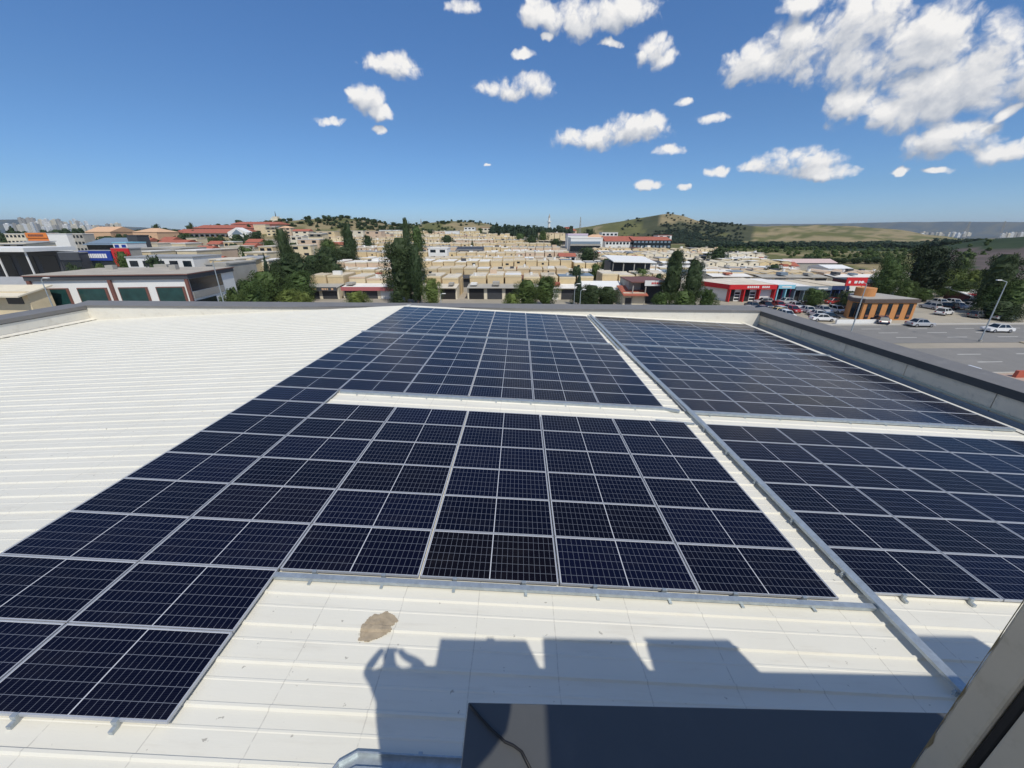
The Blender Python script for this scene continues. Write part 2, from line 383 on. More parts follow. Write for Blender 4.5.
for y, d in ((YB, 0), (9, 0), (YF+1.1, -.17)):
    mb.v += [(16.74, y, -.07+d), (17.65, y, .05+d), (17.65, y, -.2+d), (16.74, y, -.09+d), (16.725, y, -.075+d), (16.738, y, -.075+d), (16.738, y, -.36+d), (16.725, y, -.36+d)]
cp = MB(); fa = MB()
for b_, lo in ((cp, 0), (fa, 4)):
    b_.v = [v for i, v in enumerate(mb.v) if lo <= i % 8 < lo+4]; yc = YF-.01
    if lo: b_.v = [(x, min(y, yc), z) for x, y, z in b_.v]
    b_.f = [(r_*4+j, r_*4+(j+1) % 4, r_*4+4+(j+1) % 4, r_*4+4+j) for r_ in (0, 1) for j in range(4)]+[(0, 1, 2, 3), (11, 10, 9, 8)]
cp.build('coping', M_COPE, wh); fa.build('coping_fascia', M_DFASC, wh)
# far parapet
MB().box(-31.4, 17.4, YF, YF+.4, -12.3, -.42).build('parapet_wall', M_CREAM, wh)
mb = MB(); mb.add([(-31, YF-.012, zroof(-31, YF)-.1), (XR, YF-.012, zroof(XR, YF)-.1), (16.9, YF-.012, -1.3), (16.9, YF-.012, ztop(17)-.1), (-31, YF-.012, ztop(-31)-.1)], [(0,1,2,3,4)]); mb.build('wall_lining', M_CREAM, wh)
coping(-32, 16.73, YF-.06, YF+1.15, (ztop(-31), ztop(17)), (ztop(-31)+.13, ztop(17)+.13), .14, 'x').build('coping', M_COPE, wh)
# left parapet
MB().box(-31.4, -31.0, YB, YF, -12.3, -.3).build('parapet_wall', M_CREAM, wh)
coping(-32, -30.94, YB, YF-.07, ztop(-31)+.10, ztop(-31)-.02, .25, 'y').build('coping', M_COPE, wh)
MB().add([(-30.98, YB, -1.02+.3), (-30.98, YF, -1.22+.3), (-30.6, YB, zroof(-30.6, YB)+.05), (-30.6, YF, zroof(-30.6, YF)+.05)], [(0,1,3,2)]).build('wall_flashing', M_CREAM, wh)
MB().box(-31.3, 17.3, YB-.4, YB, -12.3, -.4).build('rear_wall', M_GREYW, wh)

# tan patch of old sealant
mb = MB(); pc = [(322+a, b) for a, b in ((36,641),(41,627),(48,617),(58,615),(64,612),(72,616),(76,622),(68,627),(70,632),(58,638),(47,642))]
pc = [(a+(c-a)*t+R.uniform(-.9, .9)*(t > 0), b+(d-b)*t+R.uniform(-.8, .8)*(t > 0)) for (a, b), (c, d) in zip(pc, pc[1:]+pc[:1]) for t in (0, .25, .5, .75)]
from_px = lambda u, v, dz: (lambda d: Vector((0, 0, H))+d*((dz-H)/(d.z+SX*d.x+SY*d.y)))(ray(u, v))
poly = [from_px(u, v, -DZ) for u, v in pc]
def inside(x, y):
    c = False
    for p, q_ in zip(poly, poly[1:]+poly[:1]):
        if (p.y > y) != (q_.y > y) and x < (q_.x-p.x)*(y-p.y)/(q_.y-p.y)+p.x: c = not c
    return c
def rib(y):                                                  # height of the roof profile at y
    t = (y-YB) % .475
    return .032 if .418 <= t <= .447 else .032*max(0, (t-.40)/.018) if .40 <= t < .418 else .032*max(0, (.465-t)/.018) if .447 < t < .465 else .005 if .205 <= t <= .245 else 0
px0, px1, py0, py1 = min(p.x for p in poly), max(p.x for p in poly), min(p.y for p in poly), max(p.y for p in poly); st = .012
nx, ny = int((px1-px0)/st)+2, int((py1-py0)/st)+2; idx = {}
def pvert(i, j):
    if (i, j) not in idx:
        x, y = px0+i*st, py0+j*st; idx[i, j] = len(mb.v)
        mb.v.append((x+R.uniform(-.003, .003), y+R.uniform(-.003, .003), zroof(x, y)+max(rib(y-.012), rib(y), rib(y+.012))+.006+.008*noise.noise(Vector((x*14, y*14, 0)))))
    return idx[i, j]
for i in range(nx):
    for j in range(ny):
        if inside(px0+(i+.5)*st, py0+(j+.5)*st): mb.f.append((pvert(i, j), pvert(i+1, j), pvert(i+1, j+1), pvert(i, j+1)))
sp_ = tag(mb.build('sealant_patch', mat('tan_sealant', (.36, .295, .21), .85, 0, .3, 7, .6, dirt=((.2, .16, .11), 16, .6)), smooth=False), 'irregular tan brown patch stuck on the white roof sheets', 'patch')
sm_ = sp_.modifiers.new('thick', 'SOLIDIFY'); sm_.thickness = .012; sm_.offset = -1

# ------------------------------------------------------------------ solar panels
PX = 2.115; X0 = -7.826; Y0 = 4.3126; PL = 2.092
def panel_proto(pitch, clamps):
    w, l, fw, fh = PL, pitch-.014, .0125, .04
    r = thing('solar_panel', 'solar panel', 'solar panel', group='solar panels on the white roof')
    fr = MB()
    fr.box(-w/2, w/2, -l/2, -l/2+fw, -fh, 0).box(-w/2, w/2, l/2-fw, l/2, -fh, 0)
    fr.box(-w/2, -w/2+fw, -l/2+fw, l/2-fw, -fh, 0).box(w/2-fw, w/2, -l/2+fw, l/2-fw, -fh, 0)
    for x in (-.52, .52): fr.box(x-.02, x+.02, -l/2-.011, l/2+.011, -DZ+.002, -fh-.001)
    fr.build('frame', M_ALU, r)
    me = bpy.data.meshes.new('cell_glass'); a, b = w/2-fw, l/2-fw
    me.from_pydata([(-a, -b, -.006), (a, -b, -.006), (a, b, -.006), (-a, b, -.006), (-a, -b, -.03), (a, -b, -.03), (a, b, -.03), (-a, b, -.03)], [], [(0,1,2,3), (7,6,5,4)])
    uvl = me.uv_layers.new(name='UVMap')
    for i, c in enumerate([(0,0), (1,0), (1,1), (0,1), (0,0), (0,0), (0,0), (0,0)]): uvl.data[i].uv = c
    me.materials.append(M_CELL); g = bpy.data.objects.new('cell_glass', me); COL.objects.link(g); g.parent = r
    if clamps:
        for x in (-.52, .52):
            c = MB(); c.box(x-.022, x+.022, -l/2-.085, -l/2-.012, -DZ+.004, -.055).box(x-.03, x+.03, -l/2-.03, -l/2+.012, -.05, .006)
            c.build('mounting_clamp', M_GALV, r)
    return r
PROTO = {}
def put_panel(x, y, pitch, front, label):
    key = (pitch, front)
    first = key not in PROTO
    if first: PROTO[key] = panel_proto(pitch, front); r = PROTO[key]
    else: r = dup(PROTO[key])
    r.location = (x, y, plane(x, y)); r.rotation_euler = (-SY, math.atan(SX), 0); r['label'] = label
def block(xs, ya, pitch, rows, where, front=True, c0=0, r0=0):
    for j in range(rows):
        for i, x in enumerate(xs):
            put_panel(x+PX/2, ya+(j+.5)*pitch, pitch, front and j == 0, f'solar panel, {ordn(j+r0)} row and {ordn(i+c0)} column of {where}')
xc = [X0+PX*i for i in range(6)]
block(xc[0:2], Y0-2*.983, .983, 2, 'strip bordering bare roof, near end')
block(xc[0:2], Y0, .983, 6, 'strip bordering bare roof, near end', False, 0, 2)
put_panel(xc[0]+PX/2, Y0+6.54*.983, 1.0, False, 'lone solar panel bridging the walkway at the bare roof')
block(xc[2:6], Y0, .983, 6, 'block right behind tan patch')
PX_, PL_ = PX, PL
PX = 2.075; PL = 2.055; PROTO = {}
block([X0+PX*i for i in range(6)], 11.28, .929, 8, 'middle block before long tray'); XB = X0+6*PX
PX = 2.05; PL = 2.03; PROTO = {}
block([X0+.04+PX*i for i in range(6)], 19.0, .872, 8, 'farthest block before long tray')
PD = 2.055
PX = PD; PL = 2.035; PROTO = {}
xd = [5.45+PD*i for i in range(5)]
block(xd, 4.45, .953, 6, 'near block beyond long tray')
xe = [5.22+PD*i for i in range(5)]
block(xe, 11.08, .966, 8, 'middle block beyond long tray')
block([x-.12 for x in xe], 19.08, .882, 8, 'farthest block beyond long tray')

# ------------------------------------------------------------------ cable trays
def tray(pts, w, h, lift, label, feet=1.4, lid=True):
    pts = [Vector((p[0], p[1], zroof(p[0], p[1])+lift)) for p in pts]
    r = thing('cable_tray', label, 'cable tray', pts[0], group='galvanised cable trays')
    def ribbon(w, z0, z1, off=0):
        mb = MB(); n = len(pts); L = []
        for i, p in enumerate(pts):
            a = (p-pts[i-1]).normalized() if i else None; b = (pts[i+1]-p).normalized() if i < n-1 else None
            t = ((a or b)+(b or a)).normalized(); s = Vector((t.y, -t.x, 0)).normalized()
            kk = 1/max(.5, s.dot(Vector(((a or b).y, -(a or b).x, 0)).normalized()))
            L.append([p-pts[0]+s*((off+w/2*q)*kk)+Vector((0, 0, z)) for q, z in ((-1, z0), (1, z0), (1, z1), (-1, z1))])
        for l in L: mb.v += [tuple(x) for x in l]
        for i in range(n-1):
            for j in range(4): mb.f.append((i*4+j, i*4+(j+1) % 4, i*4+4+(j+1) % 4, i*4+4+j))
        mb.f += [(0,1,2,3), tuple((n-1)*4+j for j in (3,2,1,0))]
        return mb
    if lid: ribbon(w, 0, h-.004).build('channel', M_GALV, r)
    if lid: ribbon(w+.014, h-.014, h).build('lid', M_GALV, r)
    else:
        ribbon(w, 0, .004).build('bed', M_GALV, r)
        for q_ in (-1, 1): ribbon(.004, .0045, h, q_*(w/2-.002)).build('side', M_GALV, r); ribbon(.014, h+.0005, h+.004, q_*(w/2-.007)).build('lip', M_GALV, r)
    d = 0
    for i in range(len(pts)-1):
        a, b = pts[i], pts[i+1]; L = (b-a).length; t = feet/2
        s = Vector(((b-a).y, -(b-a).x, 0)).normalized()
        while t < L and feet:
            p = a+(b-a)*(t/L)-pts[0]; mb = MB(); M = Matrix.Translation(p) @ Matrix.Rotation(math.atan2(s.y, s.x), 4, 'Z')
            mb.box(-w/2-.05, w/2+.05, -.02, .02, -.022, -.002, M).box(-w/2-.03, -w/2-.005, -.02, .02, -lift+.003, -.023, M).box(w/2+.005, w/2+.03, -.02, .02, -lift+.003, -.023, M)
            mb.box(-w/2-.045, -w/2-.025, -.012, .012, -.001, .03, M)
            mb.build('bracket', M_GALV, r); t += feet
    return r
tray([(5.40, 1.2), (5.39, 4.2), (5.36, 10.5), (5.06, 18.8), (4.86, 26.6)], .12, .06, .085, 'long galvanised cable tray running up the aisle between panel blocks', 1.25)
tray([(4.86, 18.0), (4.68, 26.4)], .07, .04, .06, 'thin cable conduit beside the far end of the long tray', 1.6)
tray([(xc[2]-.02, 4.225), (5.325, 4.225)], .07, .065, .03, 'narrow cable tray along the front edge behind the tan patch', 1.07)
tray([(xc[1]+.05, 11.18), (XB, 11.18), (5.05, 11.05)], .09, .07, .03, 'narrow cable tray along the first walkway before the long tray', 1.1)
tray([(5.40, 11.0), (15.5, 11.0)], .10, .075, .03, 'narrow cable tray along the first walkway beyond the long tray', 1.1)
tray([(xc[0]-.1, 18.86), (XB-.05, 18.86)], .11, .06, .06, 'pale cable tray across the second walkway before the long tray', 1.3)
tray([(5.15, 18.94), (15.7, 18.94)], .11, .06, .06, 'pale cable tray across the second walkway beyond the long tray', 1.3)
tray([(4.05, 10.30), (5.15, 10.18)], .05, .04, .05, 'short bent conduit joining the long tray at the walkway crossing', .9)
# bent tray in the foreground
a0 = onlevel(460, 757, .15); a1 = onlevel(352, 757, .15); a2 = onlevel(333, 768, .15)
tray([(a0.x+.7, a0.y), (a1.x+.02, a1.y+.02), (a1.x-.10, a1.y-.05), (a1.x-.17, a1.y-.18), (a1.x-.18, a1.y-.9)], .13, .06, .05, 'wide open galvanised tray with rounded bend beside the dark coping', .75, lid=False)

# ------------------------------------------------------------------ the ledge the photograph was taken from
pw = thing('parapet_ledge', 'dark metal coping on the higher wall at the photographer, shadows across it', 'wall')
ZS = 3.38
mb = MB(); mb.box(-.165, 9.0, -.22, .82, ZS-.045, ZS)
mb.build('coping', mat('dark_sheet_metal', (.078, .082, .084), .42, .0, .06, 1.4, spec=.5, dirt=((.11, .11, .11), 5, .4)), pw, bevel=.004)
MB().box(-.13, 9.0, -.2, .72, -.6, ZS-.046).build('wall', M_GREYW, pw)
dk = thing('upper_deck', 'upper roof deck behind the ledge where the photographer stands', 'deck')
MB().box(-1.2, 11, -3.4, -.25, 3.05, 3.2).build('slab', M_GREYW, dk); MB().box(-1.1, 10.9, -3.3, -.5, -.6, 3.04).build('wall', M_GREYW, dk)
def unit(x0, x1, z1, lab):
    t = thing('ventilation_unit', lab, 'ventilation unit', (x0, -.35, 3.2), group='ventilation units on the upper deck')
    w = x1-x0
    MB().box(0, w, -1.0, 0, .12, z1-3.2).build('casing', M_GREYW, t)
    for a, b in ((.05, -.05), (w-.05, -.05), (.05, -.95), (w-.05, -.95)): MB().box(a-.03, a+.03, b-.03, b+.03, 0, .119).build('foot', M_GALV, t)
    g = MB()
    for i in range(9): g.box(.1, w-.1, -1.02, -1.003, .35+i*.2, .47+i*.2)
    g.build('louvre', M_DARK, t)
unit(.82, 1.96, 5.66, 'grey ventilation unit closest to the photographer'); unit(2.2, 3.35, 5.72, 'grey ventilation unit second along the deck')
unit(3.60, 4.78, 5.76, 'grey ventilation unit third along the deck'); unit(7.46, 8.48, 5.94, 'grey ventilation unit standing apart at the deck end')
cb = MB(); cpt = [onlevel(u, v, ZS+.009) for u, v in ((470, 705), (480, 717), (491, 729), (500, 737), (505, 742), (514, 746), (522, 752), (531, 770))]
cb.tube(cpt, .0042, 7); tag(cb.build('cable', M_RUB, smooth=True), 'thin black cable lying across the dark coping', 'cable')
# weathered window post at the photographer's elbow
post = thing('window_post', 'weathered grey painted post with black rubber seal, paint flaking at its edge', 'post', (1.0, 0, ZS+.001))
M_POST = mat('weathered_grey_paint', (.55, .48, .37), .6, 0, .07, 5, .15, dirt=((.30, .25, .16), 13, .35))
MB().box(0, .10, .513, .572, 0, .93).build('post_body', M_POST, post, bevel=.006)
MB().box(.006, .09, .494, .512, 0, .92).build('rubber_seal', M_RUB, post, bevel=.004)
MB().box(.001, .09, .20, .493, 0, .93).build('sash', M_POST, post, bevel=.006)
fl = MB()                                                   # one ragged flake of bare metal along the edge, thin sheet with a jagged outline
zz = [.02+i*.018 for i in range(46)]; ww = [.0012+.010*max(0, noise.noise(Vector((i*.31, 4, 0)))+.12)*math.sin(math.pi*i/45)**.5 for i in range(46)]
for i in range(46): fl.v += [(-.0011, .5715, zz[i]), (-.0011, .5715-ww[i], zz[i]+.004*R.random())]
fl.f = [(2*i, 2*i+2, 2*i+3, 2*i+1) for i in range(45)]
fl.build('flaked_paint', mat('rust_ochre', (.20, .16, .09), .9, 0, .3, 30), post)

# the photographer (only the shadow is seen)
def person():
    V = [(0,-.20,4.18),(0,-.20,4.45),(0,-.19,4.67),(0,-.16,4.82),(0,-.13,4.93),(0,-.125,5.05),
         (-.19,-.19,4.70),(-.31,-.15,4.70),(-.17,-.08,4.90),(-.095,-.04,4.97),(.19,-.19,4.70),(.42,-.13,4.80),(.17,-.08,4.90),(.095,-.04,4.97),
         (-.11,-.20,4.10),(-.12,-.19,3.70),(-.13,-.21,3.27),(-.13,-.11,3.225),(.11,-.20,4.10),(.12,-.19,3.70),(.13,-.21,3.27),(.13,-.11,3.225)]
    Ed = [(0,1),(1,2),(2,3),(3,4),(4,5),(2,6),(6,7),(7,8),(8,9),(2,10),(10,11),(11,12),(12,13),(0,14),(14,15),(15,16),(16,17),(0,18),(18,19),(19,20),(20,21)]
    Rd = [.17,.18,.16,.065,.09,.08,.09,.06,.042,.038,.09,.065,.042,.038,.12,.10,.07,.04,.12,.10,.07,.04]
    me = bpy.data.meshes.new('person'); me.from_pydata(V, Ed, []); o = bpy.data.objects.new('person', me); COL.objects.link(o)
    o.modifiers.new('skin', 'SKIN'); sk = me.skin_vertices[0].data
    for i, r in enumerate(Rd): sk[i].radius = (r, r*.85 if i < 3 else r)
    sk[0].use_root = True; s = o.modifiers.new('sub', 'SUBSURF'); s.levels = 1; s.render_levels = 1
    me.materials.append(mat('clothes', (.10, .12, .17), .85))
    tag(o, 'person raising a phone with both hands, seen only as a shadow', 'person')
    ph = MB().box(-.075, .075, -.030, -.022, 4.895, 4.97).build('phone', M_DARK); tag(ph, 'dark phone held up in both hands of the person', 'phone')
person()
#--BACKGROUND--
# ------------------------------------------------------------------ placing helpers for the land beyond
def at(u, v, y):                                             # the world point seen at a pixel, y metres ahead
    d = ray(u, v); return Vector((0, 0, H)) + d*(y/d.y)
WALLS = [mat('beige_render', (.60, .475, .29), .9, 0, .12, .5), mat('cream_render', (.64, .54, .36), .9, 0, .12, .5), mat('pink_render', (.58, .44, .32), .9, 0, .12, .5),
         mat('pale_render', (.66, .60, .47), .9, 0, .12, .5), mat('ochre_render', (.60, .48, .28), .9, 0, .12, .5)]
ROOFS = [mat('dusty_concrete_roof', (.60, .55, .46), .95, 0, .2, .4), mat('sandy_roof', (.56, .49, .38), .95, 0, .2, .4), mat('white_roof', (.72, .70, .66), .8, 0, .1, .4), mat('grey_roof', (.30, .31, .32), .8, 0, .15, .4)]
M_WHITE = mat('white_paint', (.74, .74, .72), .6, 0, .04, .8); M_RED = mat('red_paint', (.55, .025, .03), .5, 0, .06, 1)
M_BLUE = mat('blue_sign', (.02, .05, .28), .5, 0, .05, 1); M_CYAN = mat('cyan_sign', (.25, .55, .68), .5, 0, .05, 1)
M_TILE = mat('red_roof_tiles', (.36, .115, .075), .85, 0, .2, .6); M_ORANGE = mat('orange_paint', (.72, .22, .05), .7, 0, .08, .5)
M_PORANGE = mat('pale_orange_tiles', (.62, .40, .25), .8, 0, .1, .5)
M_GLASS = mat('dark_glass', (.012, .02, .028), .12, 0, .2, .5, spec=.6); M_TEAL = mat('teal_glass', (.015, .055, .055), .08, 0, .5, .6, spec=.6)
M_BRICK = mat('orange_brick', (.52, .235, .085), .85, 0, .10, 2.5); M_BROWN = mat('brown_frame', (.17, .075, .06), .6, 0, .1, 1)
M_SHUT = mat('dark_shutter', (.045, .048, .055), .6, 0, .3, .4); M_CONC = mat('grey_concrete', (.36, .345, .31), .9, 0, .15, .5)
M_ASPH = mat('asphalt', (.20, .195, .185), .9, 0, .12, .5, dirt=((.25, .24, .225), .15, .5)); M_LINE = mat('road_paint', (.62, .61, .57), .8, 0, .1, 1)
M_STEELB = mat('blue_grey_sheet', (.19, .25, .31), .5, .1, .1, .5); M_DGREY = mat('charcoal_sheet', (.06, .065, .075), .6, 0, .1, .6)
M_YEL = mat('yellow_paint', (.70, .52, .06), .6, 0, .06, 1); M_MAG = mat('magenta_paint', (.42, .03, .14), .6, 0, .06, 1)

# ------------------------------------------------------------------ the workshop estate
def terrace(x0, y, g, h, nb, bw, style, label):
    wm = WALLS[style.get('wall', 0)]; rm = ROOFS[style.get('roof', 0)]; L = nb*bw
    r = thing('workshop_terrace', label, 'workshops', (x0, y, g), style.get('rz', 0), 'terraces of workshops on the slope')
    w = MB(); p = MB(); rf = MB(); hs = []
    for i in range(nb):
        hh = h+R.uniform(-.28, .2); hs.append(hh); gp = .24 if style.get('arch') or y < 120 else .2; a, b = i*bw+gp, (i+1)*bw-gp
        if style.get('arch'):
            n = 7; pts = [(a, 0), (b, 0), (b, hh-.55)]+[(b-(b-a)*t/n, hh-.55+.6*math.sin(math.pi*t/n)**.7) for t in range(1, n)]+[(a, hh-.55)]
            w.prism(pts, 0, 9)
            rf.add([(a-.05, -.12, hh-.5), ((a+b)/2, -.12, hh+.12), (b+.05, -.12, hh-.5), (a-.05, 9.1, hh-.5), ((a+b)/2, 9.1, hh+.12), (b+.05, 9.1, hh-.5)], [(0,1,4,3), (1,2,5,4)])
        else:
            w.box(a, b, 0, 9, 0, hh-.02); p.box(a-.03, b+.03, -.07, .16, hh-.36, hh+.06)
            rf.box(a+.1, b-.1, .18, 8.9, hh-.01, hh+.10); rf.box(a+.1, b-.1, 8.5, 8.95, hh+.11, hh+.3)
    w.box(.1, L-.1, 4.5, 8.6, 0, h-.9)
    w.build('wall', wm, r); rf.build('roof', rm, r)
    if p.v: p.build('parapet', WALLS[(style.get('wall', 0)+1) % 4], r)
    lo = MB().box(0, L, -4.6, -.1, 0, 3.05); lo.build('shopfront', WALLS[style.get('low', 3)], r)
    cz = 3.55; cm = style.get('cmat') or R.choice([M_CONC, ROOFS[0], ROOFS[2], ROOFS[1], ROOFS[0], M_WHITE])
    MB().add([(-.05, -5.5, 3.08), (L+.05, -5.5, 3.08), (L+.05, -.12, cz), (-.05, -.12, cz), (-.05, -5.5, 3.2), (L+.05, -5.5, 3.2), (L+.05, -.12, cz+.12), (-.05, -.12, cz+.12)],
             [(0,1,2,3), (7,6,5,4), (0,4,5,1), (1,5,6,2), (2,6,7,3), (3,7,4,0)]).build('canopy', cm, r)
    if style.get('fascia'):
        MB().box(0, L, -5.62, -5.5, 2.35, 3.35).build('sign_board', style['fascia'], r)
        if style.get('letters'):
            q = MB(); xx = .8
            while xx < L-1.2:
                ww = R.uniform(.3, .6)
                if R.random() < .8: q.box(xx, xx+ww, -5.66, -5.622, 2.62, 3.08)
                xx += ww+.18
            q.build('lettering', style['letters'], r)
    for i in range(nb):
        MB().box(i*bw+.45, (i+1)*bw-.45, -4.66, -4.601, .02, 2.75 if not style.get('open') else 2.9).build('shutter', R.choice([M_SHUT, M_SHUT, M_DARK, M_DGREY, M_STEELB, M_WHITE]), r)
        if R.random() < style.get('win', .35):
            ww = R.uniform(.5, 1.3); c = (i+R.uniform(.35, .65))*bw; z = hs[i]-R.uniform(1.2, 1.6)
            MB().box(c-ww/2, c+ww/2, -.03, -.001, z, z+.62).build('window', M_GLASS, r)
    rs = MB(); i0 = R.randrange(nb)
    if R.random() < .55:
        for i in range(i0, min(nb, i0+R.choice([1, 1, 2]))): rs.box(i*bw+.2, (i+1)*bw-.2, .4, R.uniform(4, 8.4), hs[i]+.13, hs[i]+R.uniform(.2, .34))
        rs.build('roof_sheet', R.choice([M_WHITE, M_STEELB, ROOFS[3], M_BROWN, M_CONC, M_WHITE]), r)
    if style.get('clutter', 1):
        for i in range(nb):
            if R.random() < .5:
                c = (i+R.uniform(.25, .75))*bw; q = MB(); yy = R.uniform(1, 7)
                if R.random() < .5: q.cyl(c, yy, hs[i]+.08, hs[i]+R.uniform(.6, 1.0), R.uniform(.3, .5), 8); q.build('water_tank', M_WHITE, r)
                else:
                    s = R.uniform(.4, 1.2); q.box(c-s, c+s, yy-.6, yy+.6, hs[i]+.08, hs[i]+R.uniform(.5, 1.1)); q.build('roof_box', R.choice([M_CONC, M_WHITE, M_DGREY, WALLS[2]]), r)
            if R.random() < .4:
                c = (i+R.uniform(.2, .8))*bw; MB().box(c-R.uniform(.4, 1.3), c+R.uniform(.4, 1.3), -4.2, -1.5, 3.72, 3.75+R.uniform(.25, .9)).build('canopy_clutter', R.choice([M_WHITE, M_CONC, M_DGREY, M_STEELB, ROOFS[1], M_TILE]), r)
    return r
WN = ['beige', 'cream', 'pinkish', 'pale', 'ochre']; RN = ['dusty roof', 'sandy roof', 'white roof', 'grey roof']
def row(y, v, u0, u1, rowname, **st):
    a, b = at(u0, v, y), at(u1, v, y); x = a.x; n = 0; bw = st.get('bw', 4.9 if y < 120 else 4.4)
    total = b.x-a.x; left = max(2, round(total/bw)); out = []
    while left > 0:
        nb = min(left, R.choice([4, 5, 5, 6])); 
        if left-nb == 1: nb += 1
        s = dict(st); ('lane' in rowname) and s.setdefault('cmat', R.choice([M_STEELB, M_DGREY, ROOFS[3], M_CONC, M_WHITE, M_BROWN])); s.setdefault('wall', R.choice([0, 0, 0, 1, 1, 2, 3, 4])); s.setdefault('roof', R.choice([0, 0, 1, 1, 2, 3]))
        xm = x+nb*bw/2; g = min(T(x, y-6), T(x+nb*bw, y-6), T(xm, y+8))-.1
        h = max(4.2, a.z+(b.z-a.z)*(xm-a.x)/max(1, total)+R.uniform(-.25, .25)-g)
        nm = f'{WN[s["wall"]]} workshop terrace, {RN[s["roof"]]}, {ordn(n)} along {rowname}'
        terrace(x, y+R.uniform(-.8, .8), g, h, nb, bw, s, nm); x += nb*bw+R.choice([.3, .3, 1.2, 2.5]); left -= nb; n += 1
row(110, 276.6, 310, 345, 'front row behind the dark signs', fascia=M_DGREY, letters=M_PORANGE, wall=0, roof=1)
row(110, 277, 348, 396, 'front row behind the twin poplar', fascia=mat('faded_red', (.42, .13, .14), .7), wall=1, roof=0)
row(110, 277, 424, 466, 'front row between poplar and grey carport', wall=0, roof=0, cmat=ROOFS[0])
row(110, 276.6, 469, 520, 'front row over the grey carport', wall=0, roof=0, cmat=M_CONC, open=1)
row(110, 277, 523, 600, 'front row behind round green trees', wall=4, roof=1)
row(116, 275.5, 602, 662, 'front row beside the paired poplars', wall=0, roof=0)
row(152, 261.2, 333, 395, 'second row before the twin poplar')
row(152, 261.2, 420, 570, 'second row past the twin poplar')
row(150, 263, 574, 606, 'second row beside the dark car hall', wall=4)
row(185, 252.6, 338, 396, 'third row before the twin poplar')
row(185, 252.4, 418, 560, 'third row past the twin poplar')
row(218, 247.2, 342, 398, 'fourth row before the twin poplar')
row(218, 247, 416, 552, 'fourth row past the twin poplar')
row(252, 243.4, 350, 540, 'fifth row up the slope')
row(288, 240, 352, 530, 'sixth row up the slope')
row(325, 236.9, 330, 515, 'seventh row up the slope')
row(365, 233.8, 345, 500, 'eighth row up the slope')
row(405, 231.2, 380, 480, 'top row below the tan hill')
row(330, 233, 538, 566, 'short row under the pine belt', wall=1)
row(138, 272.3, 752, 905, 'row behind the blue shops', arch=1, roof=0)
row(138, 272.6, 706, 750, 'row behind the red shop', roof=2, wall=3)
row(165, 261, 705, 790, 'arched row behind the red shop roof', arch=1)
row(200, 253.2, 600, 700, 'arched row below the blue glass office', arch=1)
row(200, 253.6, 728, 768, 'arched row beside the lone dark tree', arch=1)
row(240, 248.2, 594, 718, 'arched row just under the red tiled offices', arch=1)

for y, v, u0, u1, nm in ((131,267.2,336,394,'back lane one, left of twin poplar'),(131,267,424,566,'back lane behind the front row'),(168.5,256.4,340,396,'back lane two, left of twin poplar'),(168.5,256.3,420,562,'back lane of the second row'),
    (201.5,249.9,344,398,'back lane three, left of twin poplar'),(201.5,249.7,418,555,'back lane of the third row'),(235,245.1,350,548,'back lane of the fourth row'),(270,241.6,352,536,'back lane of the fifth row'),(307,238.4,345,522,'back lane of the sixth row'),(346,235.2,338,508,'back lane of the seventh row'),(386,232.4,360,490,'back lane of the eighth row'),
    (151,266.2,612,700,'lane behind the car hall'),(182,257,600,690,'lane above the car hall'),(219,250.6,596,700,'lane below the tiled offices'),(181,257.4,722,775,'lane behind the arched row'),(150,268.4,706,800,'lane behind the red shop'),(218,251,722,760,'lane by the olive scrub')):
    row(y, v+1.9, u0, u1, nm, bw=4.3)
